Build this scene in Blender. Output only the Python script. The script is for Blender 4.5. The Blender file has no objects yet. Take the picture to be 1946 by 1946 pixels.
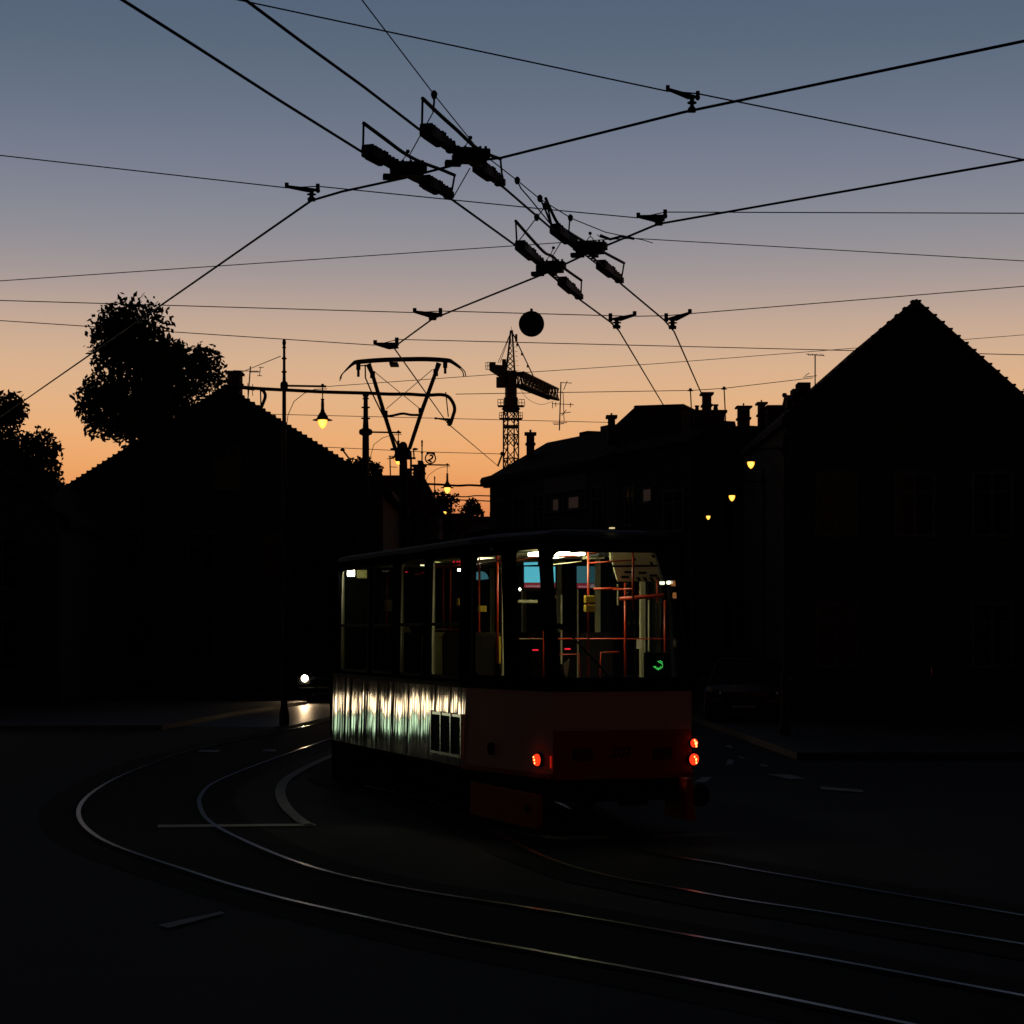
import bpy, math, random
from mathutils import Vector, Matrix
R = math.radians
random.seed(7)
sc = bpy.context.scene
COL = sc.collection
# ------------------------------------------------------------------ camera
F = 4000.0; CX = 973.0; HY = 1204.0; EYE = 2.04       # focal length and horizon in photo pixels
cam_d = bpy.data.cameras.new("camera"); cam = bpy.data.objects.new("camera", cam_d); COL.objects.link(cam)
cam_d.sensor_width = 36; cam_d.lens = 36 * F / 1946; cam_d.shift_y = (HY - 973) / 1946
cam_d.clip_end = 3000; cam_d.clip_start = 0.1
cam.location = (0, 0, EYE); cam.rotation_euler = (R(90), 0, 0)
sc.camera = cam
# ------------------------------------------------------------------ sky (dusk)
def srgb(r, g, b):
    return tuple((c / 255 / 12.92) if c / 255 <= 0.04045 else ((c / 255 + 0.055) / 1.055) ** 2.4 for c in (r, g, b))
w = bpy.data.worlds.new("World"); sc.world = w; w.use_nodes = True
nt = w.node_tree; N = nt.nodes; L = nt.links; N.clear()
out = N.new('ShaderNodeOutputWorld'); bg = N.new('ShaderNodeBackground')
tc = N.new('ShaderNodeTexCoord'); sep = N.new('ShaderNodeSeparateXYZ'); L.new(tc.outputs['Generated'], sep.inputs[0])
def mth(op, a, b=None, clamp=False):
    n = N.new('ShaderNodeMath'); n.operation = op; n.use_clamp = clamp
    for i, x in enumerate((a, b)):
        if x is None: continue
        if isinstance(x, (int, float)): n.inputs[i].default_value = x
        else: L.new(x, n.inputs[i])
    return n.outputs[0]
# elevation angle in degrees / 90
elev = mth('DIVIDE', mth('ARCSINE', sep.outputs['Z']), math.pi / 2)
ramp = N.new('ShaderNodeValToRGB'); L.new(elev, ramp.inputs[0]); cr = ramp.color_ramp
stops = [(1010, (214, 122, 72)), (960, (226, 141, 86)), (900, (237, 163, 101)), (840, (236, 173, 117)), (760, (226, 178, 134)),
         (690, (214, 176, 143)), (620, (196, 168, 148)), (550, (171, 155, 150)), (490, (152, 146, 149)), (420, (137, 138, 148)),
         (330, (122, 127, 143)), (220, (105, 116, 134)), (85, (90, 104, 123)), (-60, (80, 96, 118))]
def epos(y): return math.atan((HY - y) / F) / (math.pi / 2)
cr.elements[0].position = epos(1204) + 0.0005; cr.elements[0].color = (*srgb(196, 88, 48), 1)
cr.elements[1].position = epos(stops[0][0]); cr.elements[1].color = (*srgb(*stops[0][1]), 1)
for y, c in stops[1:]:
    e = cr.elements.new(epos(y)); e.color = (*srgb(*c), 1)
for p, c in ((0.30, (0.020, 0.028, 0.045)), (0.6, (0.006, 0.008, 0.014)), (1.0, (0.004, 0.006, 0.010))):
    e = cr.elements.new(p); e.color = (*c, 1)
# azimuth: bright toward the sunset, dark behind the viewer
hyp = mth('SQRT', mth('ADD', mth('MULTIPLY', sep.outputs['X'], sep.outputs['X']), mth('MULTIPLY', sep.outputs['Y'], sep.outputs['Y'])))
azc = mth('DIVIDE', mth('ADD', mth('MULTIPLY', sep.outputs['Y'], 1.0), mth('MULTIPLY', sep.outputs['X'], -0.06)), mth('ADD', hyp, 0.0001))
azr = N.new('ShaderNodeMapRange'); azr.interpolation_type = 'SMOOTHERSTEP'
L.new(azc, azr.inputs[0]); azr.inputs[1].default_value = 0.35; azr.inputs[2].default_value = .985
azr.inputs[3].default_value = 0.13; azr.inputs[4].default_value = 1.0
vm = N.new('ShaderNodeVectorMath'); vm.operation = 'SCALE'; L.new(ramp.outputs[0], vm.inputs[0]); L.new(azr.outputs[0], vm.inputs['Scale'])
sky = N.new('ShaderNodeTexSky'); sky.sky_type = 'NISHITA'; sky.sun_disc = False
sky.sun_elevation = R(-4.0); sky.sun_rotation = R(0)
vs = N.new('ShaderNodeVectorMath'); vs.operation = 'SCALE'; L.new(sky.outputs[0], vs.inputs[0]); vs.inputs['Scale'].default_value = 0.02
va = N.new('ShaderNodeVectorMath'); va.operation = 'ADD'; L.new(vm.outputs[0], va.inputs[0]); L.new(vs.outputs[0], va.inputs[1])
L.new(va.outputs[0], bg.inputs['Color']); bg.inputs['Strength'].default_value = 1.0
L.new(bg.outputs[0], out.inputs[0])
sc.view_settings.view_transform = 'Standard'; sc.view_settings.look = 'None'
sc.view_settings.exposure = 0; sc.view_settings.gamma = 1
sc.render.engine = 'CYCLES'; sc.cycles.use_denoising = True; sc.cycles.max_bounces = 8; sc.cycles.transparent_max_bounces = 24
sc.cycles.sample_clamp_indirect = 4

# ------------------------------------------------------------------ helpers
def P(px, py, d):
    return Vector(((px - CX) * d / F, d, EYE + (HY - py) * d / F))
def H(px, py, h):
    d = (h - EYE) * F / (HY - py); return P(px, py, d)
def G(px, py, z=0.0):
    return H(px, py, z)

class MB:
    def __init__(s): s.v = []; s.f = []
    def add(s, vs, fs):
        o = len(s.v); s.v += [Vector(p) for p in vs]; s.f += [tuple(i + o for i in f) for f in fs]; return s
    def box(s, c, d, m=None):
        x, y, z = d[0] / 2, d[1] / 2, d[2] / 2
        vs = [Vector((i, j, k)) for i in (-x, x) for j in (-y, y) for k in (-z, z)]
        if m is not None: vs = [m @ p for p in vs]
        vs = [p + Vector(c) for p in vs]
        return s.add(vs, [(0, 1, 3, 2), (4, 6, 7, 5), (0, 4, 5, 1), (2, 3, 7, 6), (0, 2, 6, 4), (1, 5, 7, 3)])
    def bar(s, a, b, wd, ht=None, up=(0, 0, 1)):
        a = Vector(a); b = Vector(b); ht = ht or wd; d = (b - a); ln = d.length
        if ln < 1e-6: return s
        y = d / ln; u = Vector(up)
        if abs(y.dot(u)) > .98: u = Vector((1, 0, 0))
        x = y.cross(u).normalized(); z = x.cross(y)
        m = Matrix((x, y, z)).transposed()
        return s.box((a + b) / 2, (wd, ln, ht), m)
    def tube(s, pts, r, n=6, caps=True):
        pts = [Vector(p) for p in pts]; k = len(pts)
        rs = r if isinstance(r, (list, tuple)) else [r] * k
        t0 = (pts[1] - pts[0]).normalized(); up = Vector((0, 0, 1)) if abs(t0.z) < .9 else Vector((1, 0, 0))
        x = t0.cross(up).normalized(); vs = []; fs = []
        for i, p in enumerate(pts):
            t = (pts[min(i + 1, k - 1)] - pts[max(i - 1, 0)]).normalized()
            x = (x - t * x.dot(t)); x = x.normalized() if x.length > 1e-6 else t.orthogonal().normalized()
            y = t.cross(x)
            for j in range(n):
                a = 2 * math.pi * j / n; vs.append(p + (x * math.cos(a) + y * math.sin(a)) * rs[i])
        for i in range(k - 1):
            for j in range(n):
                q = (j + 1) % n; fs.append((i * n + j, i * n + q, (i + 1) * n + q, (i + 1) * n + j))
        if caps: fs += [tuple(range(n))[::-1], tuple(range((k - 1) * n, k * n))]
        return s.add(vs, fs)
    def lathe(s, prof, c=(0, 0, 0), n=16, axis='Z', m=None):
        vs = []; fs = []; k = len(prof)
        for r, z in prof:
            for j in range(n):
                a = 2 * math.pi * j / n; p = (r * math.cos(a), r * math.sin(a), z)
                if axis == 'X': p = (p[2], p[0], p[1])
                if axis == 'Y': p = (p[0], p[2], p[1])
                p = Vector(p)
                if m is not None: p = m @ p
                vs.append(p + Vector(c))
        for i in range(k - 1):
            for j in range(n):
                q = (j + 1) % n; fs.append((i * n + j, i * n + q, (i + 1) * n + q, (i + 1) * n + j))
        if prof[0][0] > 1e-5: fs.append(tuple(range(n))[::-1])
        if prof[-1][0] > 1e-5: fs.append(tuple(range((k - 1) * n, k * n)))
        return s.add(vs, fs)
    def prism(s, poly, depth):
        poly = [Vector(p) for p in poly]; n = len(poly); d = Vector(depth)
        vs = poly + [p + d for p in poly]
        return s.add(vs, [tuple(range(n))[::-1], tuple(range(n, 2 * n))] + [(i, (i + 1) % n, n + (i + 1) % n, n + i) for i in range(n)])
    def quad(s, *p): return s.add(p, [tuple(range(len(p)))])

def obj(name, mb, mat, parent=None, world=False, smooth=False, bevel=0, solid=0):
    me = bpy.data.meshes.new(name); me.from_pydata([tuple(p) for p in mb.v], [], mb.f); me.update()
    import bmesh
    bm = bmesh.new(); bm.from_mesh(me); bmesh.ops.recalc_face_normals(bm, faces=bm.faces); bm.to_mesh(me); bm.free()
    if smooth:
        for p in me.polygons: p.use_smooth = True
    o = bpy.data.objects.new(name, me); COL.objects.link(o)
    if isinstance(mat, (list, tuple)):
        for m_ in mat: me.materials.append(m_)
    else: me.materials.append(mat)
    if bevel:
        b = o.modifiers.new("bevel", 'BEVEL'); b.width = bevel; b.segments = 2; b.limit_method = 'ANGLE'
    if solid:
        b = o.modifiers.new("solid", 'SOLIDIFY'); b.thickness = abs(solid); b.offset = -1 if solid > 0 else 1
    if parent is not None:
        o.parent = parent
        if world and parent.type == 'EMPTY': o.matrix_parent_inverse = parent.matrix_basis.inverted()
    return o
def tag(o, label=None, cat=None, group=None, kind=None):
    if label: o['label'] = label
    if cat: o['category'] = cat
    if group: o['group'] = group
    if kind: o['kind'] = kind
    return o
def thing(name, label, cat, loc=(0, 0, 0), rz=0, group=None):
    o = bpy.data.objects.new(name, None); COL.objects.link(o); o.location = loc; o.rotation_euler = (0, 0, rz)
    o.empty_display_size = 0.2
    return tag(o, label, cat, group)
def kids(o): return [c for c in bpy.data.objects if c.parent == o]
def copy_tree(o, parent=None):
    c = o.copy(); COL.objects.link(c)
    if parent is not None: c.parent = parent
    for ch in kids(o): copy_tree(ch, c)
    return c

def mat(name, col, rough=.7, metal=0, spec=.3, var=.25, scale=4, bump=0, bscale=30, emit=None, estr=0):
    m = bpy.data.materials.new(name); m.use_nodes = True; t = m.node_tree; b = t.nodes['Principled BSDF']
    b.inputs['Base Color'].default_value = (*col, 1); b.inputs['Roughness'].default_value = rough
    b.inputs['Metallic'].default_value = metal; b.inputs['Specular IOR Level'].default_value = spec
    if var:
        tcn = t.nodes.new('ShaderNodeTexCoord'); nz = t.nodes.new('ShaderNodeTexNoise'); nz.inputs['Scale'].default_value = scale
        nz.inputs['Detail'].default_value = 6
        t.links.new(tcn.outputs['Object'], nz.inputs['Vector'])
        mx = t.nodes.new('ShaderNodeMix'); mx.data_type = 'RGBA'
        mx.inputs[6].default_value = (*[c * (1 - var) for c in col], 1); mx.inputs[7].default_value = (*[min(1, c * (1 + var)) for c in col], 1)
        t.links.new(nz.outputs['Fac'], mx.inputs[0]); t.links.new(mx.outputs[2], b.inputs['Base Color'])
        if bump:
            n2 = t.nodes.new('ShaderNodeTexNoise'); n2.inputs['Scale'].default_value = bscale; n2.inputs['Detail'].default_value = 4
            t.links.new(tcn.outputs['Object'], n2.inputs['Vector'])
            bp = t.nodes.new('ShaderNodeBump'); bp.inputs['Strength'].default_value = bump; bp.inputs['Distance'].default_value = .02
            t.links.new(n2.outputs['Fac'], bp.inputs['Height']); t.links.new(bp.outputs[0], b.inputs['Normal'])
    if emit:
        b.inputs['Emission Color'].default_value = (*emit, 1); b.inputs['Emission Strength'].default_value = estr
    return m
M = {}
M['asphalt'] = mat('asphalt', (.036, .036, .039), .85, spec=.12, scale=1.2, bump=.3, bscale=60)
M['slab'] = mat('track_concrete', (.030, .030, .031), .9, spec=.05, scale=2, bump=.3, bscale=40)
M['pave'] = mat('paving', (.05, .043, .038), .6, spec=.2, scale=3, bump=.08, bscale=25)
M['kerb'] = mat('kerb_stone', (.16, .15, .14), .8, spec=.2)
M['paint'] = mat('road_paint', (.5, .5, .5), .8, spec=.2, scale=9, var=.3)
M['rail'] = mat('rail_steel', (.17, .175, .19), .22, 1, var=.12, scale=20)
M['groove'] = mat('rail_groove', (.012, .011, .01), .9, spec=.05)
M['wire'] = mat('wire_copper', (.03, .025, .022), .6, .4, spec=.2, var=.1)
M['black'] = mat('black_iron', (.018, .018, .02), .6, spec=.15)
M['pole'] = mat('pole_paint', (.03, .032, .03), .55, spec=.2)
M['wall_a'] = mat('plaster_ochre', (.07, .058, .045), .92, spec=.05, bump=.2)
M['wall_b'] = mat('plaster_grey', (.10, .10, .10), .92, spec=.05, bump=.2)
M['roof'] = mat('roof_tile', (.06, .035, .028), .9, spec=.05, bump=.3)
M['brick'] = mat('chimney_brick', (.09, .05, .04), .9, spec=.05, bump=.3)
M['frame'] = mat('window_frame', (.12, .11, .10), .7, spec=.2)
M['pane'] = mat('dark_pane', (.008, .009, .010), .15, spec=.18, var=0)
M['dim_pane'] = mat('dim_glow_pane', (.05, .04, .04), .4, emit=(.5, .30, .24), estr=.032, var=0)  # faint glow of the panes put in as emission
M['door'] = mat('door_wood', (.05, .03, .02), .7)
M['leaf'] = mat('foliage', (.03, .045, .018), .9, spec=.05, var=.5, scale=2)
M['leaf2'] = mat('foliage_lamp_tint', (.09, .05, .02), .9, spec=.05, var=.5, scale=2)  # warm lamp light on the leaves put into their colour
M['bark'] = mat('bark', (.035, .026, .02), .9, spec=.05, bump=.5)
M['crane'] = mat('crane_paint', (.10, .07, .02), .6, spec=.2)
M['t_black'] = mat('tram_black', (.008, .008, .009), .9, spec=0)
M['t_red'] = mat('tram_red', (.30, .022, .014), .5, spec=.2)
M['t_cream'] = mat('tram_cream', (.52, .28, .24), .5, spec=.2, var=.1)
M['t_roof'] = mat('tram_roof', (.055, .055, .060), .7, spec=.08)
M['t_skirt'] = mat('tram_skirt_dark_red', (.05, .008, .006), .9, spec=0)
M['t_dark'] = mat('tram_underframe', (.015, .013, .012), .9, spec=0)
M['rubber'] = mat('rubber', (.008, .008, .008), .7, spec=.1, var=0)
M['t_int'] = mat('tram_inner_dark', (.02, .021, .02), .7, spec=.1)
M['t_ceil'] = mat('tram_ceiling', (.66, .68, .44), .6, spec=.2, var=.1)
M['t_post'] = mat('tram_post_trim', (.42, .40, .26), .55, spec=.3, var=.1)
M['rail_red'] = mat('handrail_red', (.42, .04, .010), .35, spec=.5, var=.1)
M['valid'] = mat('validator_yellow', (.55, .38, .03), .5, spec=.3)
M['seat'] = mat('seat_shell', (.014, .012, .011), .9, spec=0)
M['seat_olive'] = mat('seat_olive', (.35, .32, .12), .6, spec=.2)
M['tube'] = mat('lit_tube', (1, 1, 1), emit=(1, .90, .60), estr=20, var=0)
M['spot'] = mat('lit_spot', (1, 1, 1), emit=(1, .92, .72), estr=5, var=0)
M['spot_hot'] = mat('lit_spot_bright', (1, 1, 1), emit=(1, .93, .74), estr=30, var=0)
M['fill_strip'] = mat('fill_strip_dim', (1, 1, 1), emit=(1, .86, .5), estr=4, var=0)
M['marker'] = mat('roof_marker', (.6, .5, .3), emit=(1, .8, .4), estr=.7, var=0)
M['orange_lit'] = mat('orange_lit', (.5, .2, .05), emit=(1, .36, .12), estr=.6, var=0)
M['screen'] = mat('screen_cyan', (.02, .1, .12), emit=(.10, .52, .68), estr=.95, var=0)
M['screen_ghost'] = mat('screen_ghost', (.02, .1, .12), emit=(.07, .24, .30), estr=.45, var=0)  # reflection of the lit screen, given its own dim emission
M['screen_red'] = mat('screen_red', (.1, .02, .03), emit=(.30, .02, .04), estr=.5, var=0)
M['screen_txt'] = mat('screen_text', (.1, .1, .1), emit=(.5, .42, .45), estr=.6, var=0)
M['green_led'] = mat('green_led', (0, .1, 0), emit=(.10, 1, .18), estr=1.1, var=0)
M['red_led'] = mat('red_led', (.1, 0, 0), emit=(1, .02, .05), estr=1.2, var=0)
M['tail'] = mat('tail_lens', (.4, .02, .01), .2, emit=(1, .035, .008), estr=1.5, var=0)
M['tail_hot'] = mat('tail_bulb', (.4, .1, .05), emit=(1, .26, .06), estr=7, var=0)
M['tail_glint'] = mat('tail_glint_strip', (.4, .02, .01), .3, emit=(1, .03, .01), estr=.3, var=0)
M['tail_off'] = mat('tail_housing', (.10, .008, .006), .3, spec=.5, var=0)
M['globe'] = mat('lamp_globe', (.3, .2, .05), emit=(1, .5, .1), estr=1.0, var=0)
_t = M['globe'].node_tree; _lw = _t.nodes.new('ShaderNodeLayerWeight'); _lw.inputs[0].default_value = .5; _rp = _t.nodes.new('ShaderNodeValToRGB')
_rp.color_ramp.elements[0].color = (2.6, 1.5, .22, 1); _rp.color_ramp.elements[0].position = .15; _rp.color_ramp.elements[1].color = (1.5, .45, .015, 1); _rp.color_ramp.elements[1].position = .75
_t.links.new(_lw.outputs['Facing'], _rp.inputs[0]); _t.links.new(_rp.outputs[0], _t.nodes['Principled BSDF'].inputs['Emission Color'])
M['head'] = mat('headlamp_lit', (1, 1, 1), emit=(1, .80, .50), estr=45, var=0)
M['car'] = mat('car_paint_dark', (.012, .013, .016), .25, .3, spec=.5, var=.05)
M['car_red'] = mat('car_paint_maroon', (.10, .015, .01), .25, .2, spec=.5, var=.05)
M['chrome'] = mat('bright_metal', (.5, .5, .5), .2, 1, var=0)
M['shop_w'] = mat('shop_light_warm', (1, 1, 1), emit=(1, .76, .46), estr=6, var=0)
M['shop_g'] = mat('shop_light_green', (1, 1, 1), emit=(.46, .68, .42), estr=2.6, var=0)
M['shop_d'] = mat('shop_light_dim', (.3, .3, .3), emit=(.5, .6, .45), estr=.10, var=0)
M['shop_v'] = mat('shop_light_warm_dim', (.3, .3, .3), emit=(1, .7, .4), estr=.35, var=0)
M['paper'] = mat('paper', (.5, .47, .38), .8)
# thin window glass
def glass(name, tint):
    m = bpy.data.materials.new(name); m.use_nodes = True; t = m.node_tree; t.nodes.clear()
    o_ = t.nodes.new('ShaderNodeOutputMaterial'); tr = t.nodes.new('ShaderNodeBsdfTransparent'); gl = t.nodes.new('ShaderNodeBsdfGlossy')
    tr.inputs[0].default_value = (*tint, 1); gl.inputs['Roughness'].default_value = .02
    fr = t.nodes.new('ShaderNodeLayerWeight'); fr.inputs[0].default_value = .12; mx = t.nodes.new('ShaderNodeMixShader')
    pw = t.nodes.new('ShaderNodeMath'); pw.operation = 'MULTIPLY_ADD'; pw.inputs[1].default_value = .35; pw.inputs[2].default_value = .02
    t.links.new(fr.outputs['Facing'], pw.inputs[0]); t.links.new(pw.outputs[0], mx.inputs[0]); t.links.new(tr.outputs[0], mx.inputs[1]); t.links.new(gl.outputs[0], mx.inputs[2])
    t.links.new(mx.outputs[0], o_.inputs[0]); return m
M['glass'] = glass('window_glass', (.80, .84, .80))
M['glass_side'] = glass('tinted_glass', (.42, .46, .42))
# rippled bright metal film of the tram side: dents run upright
def ripple():
    m = bpy.data.materials.new('rippled_metal'); m.use_nodes = True; t = m.node_tree; b = t.nodes['Principled BSDF']
    b.inputs['Base Color'].default_value = (.62, .62, .60, 1); b.inputs['Metallic'].default_value = 1; b.inputs['Roughness'].default_value = .06
    tcn = t.nodes.new('ShaderNodeTexCoord'); hs = []
    hs_n = ((1, .03, 6, 1.15), (1, .04, 19, .32), (1, .16, 4.2, .55), (1, .06, 1.6, 1.9))
    for sx, sz, s, wgt in hs_n:
        mp = t.nodes.new('ShaderNodeMapping'); mp.inputs['Scale'].default_value = (sx, sx, sz); t.links.new(tcn.outputs['Object'], mp.inputs[0])
        nz = t.nodes.new('ShaderNodeTexNoise'); nz.inputs['Scale'].default_value = s; nz.inputs['Detail'].default_value = 1.2
        t.links.new(mp.outputs[0], nz.inputs['Vector'])
        k = t.nodes.new('ShaderNodeMath'); k.operation = 'MULTIPLY'; k.inputs[1].default_value = wgt; t.links.new(nz.outputs['Fac'], k.inputs[0]); hs.append(k.outputs[0])
    a = t.nodes.new('ShaderNodeMath'); t.links.new(hs[0], a.inputs[0]); t.links.new(hs[1], a.inputs[1])
    a2 = t.nodes.new('ShaderNodeMath'); t.links.new(a.outputs[0], a2.inputs[0]); t.links.new(hs[2], a2.inputs[1])
    a3 = t.nodes.new('ShaderNodeMath'); t.links.new(a2.outputs[0], a3.inputs[0]); t.links.new(hs[3], a3.inputs[1]); a2 = a3
    bp = t.nodes.new('ShaderNodeBump'); bp.inputs['Strength'].default_value = 1; bp.inputs['Distance'].default_value = .021
    t.links.new(a2.outputs[0], bp.inputs['Height']); t.links.new(bp.outputs[0], b.inputs['Normal'])
    return m
M['ripple'] = ripple()

# ------------------------------------------------------------------ ground
g = MB(); g.quad((-900, -60, 0), (900, -60, 0), (900, 1500, 0), (-900, 1500, 0))
tag(obj('ground', g, M['asphalt']), kind='structure')

def smooth_line(pts, sub=10):
    pts = [Vector(p) for p in pts]; o = []
    for i in range(len(pts) - 1):
        p0 = pts[max(i - 1, 0)]; p1 = pts[i]; p2 = pts[i + 1]; p3 = pts[min(i + 2, len(pts) - 1)]
        for k in range(sub):
            t = k / sub
            o.append(.5 * ((2 * p1) + (-p0 + p2) * t + (2 * p0 - 5 * p1 + 4 * p2 - p3) * t * t + (-p0 + 3 * p1 - 3 * p2 + p3) * t ** 3))
    o.append(pts[-1]); return o
def ribbon(pts, wd, z, th=None):
    m = MB(); n = len(pts); vs = []
    for i, p in enumerate(pts):
        t = (pts[min(i + 1, n - 1)] - pts[max(i - 1, 0)]); t.z = 0; t.normalize(); s = Vector((t.y, -t.x, 0)) * wd / 2
        vs += [Vector((p.x, p.y, z)) - s, Vector((p.x, p.y, z)) + s]
    m.add(vs, [(2 * i, 2 * i + 1, 2 * i + 3, 2 * i + 2) for i in range(n - 1)])
    return m
# rails traced where they lie on the ground: outer track (two rails), inner track (two rails)
railB = [Vector((1.5, 90, 0)), Vector((-1.2, 66, 0)), G(700, 1386), G(630, 1405), G(500, 1451), G(412, 1487), G(383, 1512), G(380, 1535), G(400, 1565), G(470, 1603), G(590, 1650), G(760, 1690), G(1060, 1738), G(1310, 1782), G(1568, 1827), G(1850, 1880), G(2300, 1965)]
railA = [Vector((-.1, 90, 0)), Vector((-2.8, 66, 0)), G(630, 1370), G(560, 1386), G(378, 1424), G(290, 1452), G(200, 1492), G(150, 1540), G(190, 1596), G(378, 1665), G(510, 1704), G(640, 1735), G(860, 1783), G(1030, 1814), G(1310, 1866), G(1700, 1946), G(2300, 2080)]
T0 = Vector((1.128, 21.386, 0)); TH = R(18)
def tl(u, v, z=0): return Vector((T0.x + u * math.cos(TH) - v * math.sin(TH), T0.y + u * math.sin(TH) + v * math.cos(TH), z))
railC = [Vector((4.4, 90, 0)), Vector((1.7, 66, 0)), Vector((.1, 50, 0)), Vector((-.75, 38, 0)), tl(.72, 8.5), tl(.72, 4), G(1250, 1588), G(1400, 1622), G(1568, 1655), G(1950, 1722)]
railC = [Vector((4.4, 90, 0)), Vector((1.7, 66, 0)), Vector((.1, 50, 0)), Vector((-.75, 38, 0)), tl(.72, 9.5), tl(.72, 4.5), G(1188, 1607), G(1380, 1647), G(1568, 1680), G(1950, 1745), G(2300, 1805)]
railD = [Vector((2.8, 90, 0)), Vector((.1, 66, 0)), Vector((-1.5, 50, 0)), Vector((-2.3, 38, 0)), tl(-.72, 9.5), tl(-.72, 4.5), G(1050, 1637), G(1320, 1698), G(1568, 1738), G(1950, 1800), G(2300, 1860)]
for nm, a, b in (('track_bed', railA, railB), ('track_bed', railD, railC)):
    sa = smooth_line(a, 8); sb = smooth_line(b, 8); m = MB()
    def resample(q, n=90):
        d = [0]
        for i in range(1, len(q)): d.append(d[-1] + (q[i] - q[i - 1]).length)
        o = []; k = 0
        for j in range(n):
            s_ = d[-1] * j / (n - 1)
            while k < len(d) - 2 and d[k + 1] < s_: k += 1
            f_ = (s_ - d[k]) / max(1e-6, d[k + 1] - d[k]); o.append(q[k].lerp(q[k + 1], min(1, f_)))
        return o
    ra = resample(sa); rb = resample(sb); vs = []
    for p, q in zip(ra, rb):
        d = (q - p); d.z = 0; d.normalize(); e = .55
        z = .004 if a is railA else .008
        vs += [Vector((*(p - d * e).xy, z)), Vector((*(q + d * e).xy, z))]
    m.add(vs, [(2 * i, 2 * i + 1, 2 * i + 3, 2 * i + 2) for i in range(len(ra) - 1)])
    tag(obj('track_bed', m, M['slab']), kind='structure')
for pts, lb in ((railA, 'outermost tram rail swinging round the wide curve in the foreground'), (railB, 'tram rail looping round at the left edge of the photo beside the white curved line'),
            (railC, 'farther of the two rails running out from under the tram rear to the right'), (railD, 'nearer of the two rails running out from under the tram rear to the right')):
    sp = smooth_line(pts, 14)
    gr = obj('tram_rail', ribbon(sp, .050, .020), M['rail'])
    m2 = gr.modifiers.new('s', 'SOLIDIFY'); m2.thickness = .014; m2.offset = -1
    tag(gr, lb, 'rail', 'steel tram rails set in the road')
    n = len(sp); off = []
    for i, p in enumerate(sp):
        t = (sp[min(i + 1, n - 1)] - sp[max(i - 1, 0)]); t.z = 0; t.normalize(); off.append(p + Vector((t.y, -t.x, 0)) * .055)
    obj('groove', ribbon(off, .05, .0125), M['groove'], gr)

# road markings
def patch(px, z=.016):
    m = MB(); m.quad(*[Vector((*G(x, y).xy, z)) for x, y in px]); return m
mk = MB()
cl = smooth_line([G(640, 1434), G(605, 1449), G(560, 1472), G(538, 1490), G(533, 1512), G(545, 1537), G(570, 1560), G(590, 1571)], 6)
r_ = ribbon(cl, .13, .016); tag(obj('road_marking', r_, M['paint']), kind='structure')
for q in ([(300, 1570), (590, 1568), (600, 1572), (300, 1575)], [(300, 1762), (420, 1736), (428, 1739), (320, 1768)],
          [(378, 1427), (420, 1427), (415, 1431), (378, 1430)], [(500, 1426), (525, 1426), (523, 1430), (498, 1429)],
          [(1383, 1445), (1394, 1445), (1392, 1455), (1380, 1455)], [(1400, 1438), (1410, 1440), (1418, 1444), (1408, 1443)],
          [(1442, 1454), (1455, 1455), (1463, 1459), (1448, 1458)], [(1456, 1473), (1500, 1474), (1530, 1481), (1500, 1483)],
          [(1319, 1488), (1335, 1479), (1354, 1479), (1340, 1489)], [(1364, 1382), (1372, 1382), (1374, 1386), (1366, 1386)],
          [(1377, 1418), (1388, 1418), (1394, 1424), (1384, 1422)], [(1368, 1396), (1376, 1396), (1376, 1398), (1368, 1398)],
          [(1560, 1497), (1640, 1503), (1640, 1508), (1560, 1502)]):
    tag(obj('road_marking', patch(q), M['paint']), kind='structure')

M['worn'] = mat('worn_asphalt', (.03, .028, .027), .38, spec=.35, scale=2, bump=.15, bscale=18)
g = MB(); g.quad((-14, 46, .003), (-2.0, 46, .003), (-1.2, 66, .003), (-14, 66, .003)); tag(obj('road', g, M['worn']), kind='structure')
# left pavement with kerb (lit by the shop), right pavement
def slab_poly(pts, h, name, m_):
    b = MB(); b.prism([Vector((x, y, 0.0)) for x, y in pts], (0, 0, h)); return tag(obj(name, b, m_), kind='structure')
slab_poly([(-26, 44), (-7.4, 44.5), (-6.9, 52), (-6.4, 57), (-5.9, 60.5), (-26, 60.5)], .10, 'pavement', M['pave'])
slab_poly([(-26, 66), (-5.2, 66), (-4.6, 74), (-3.8, 98), (-2.6, 130), (-26, 130)], .12, 'pavement', M['pave'])
slab_poly([(4.6, 34), (30, 34), (30, 61), (5.0, 60.5), (-1.2, 75), (-2.2, 75), (4.0, 57)], .12, 'pavement', M['pave'])

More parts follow.
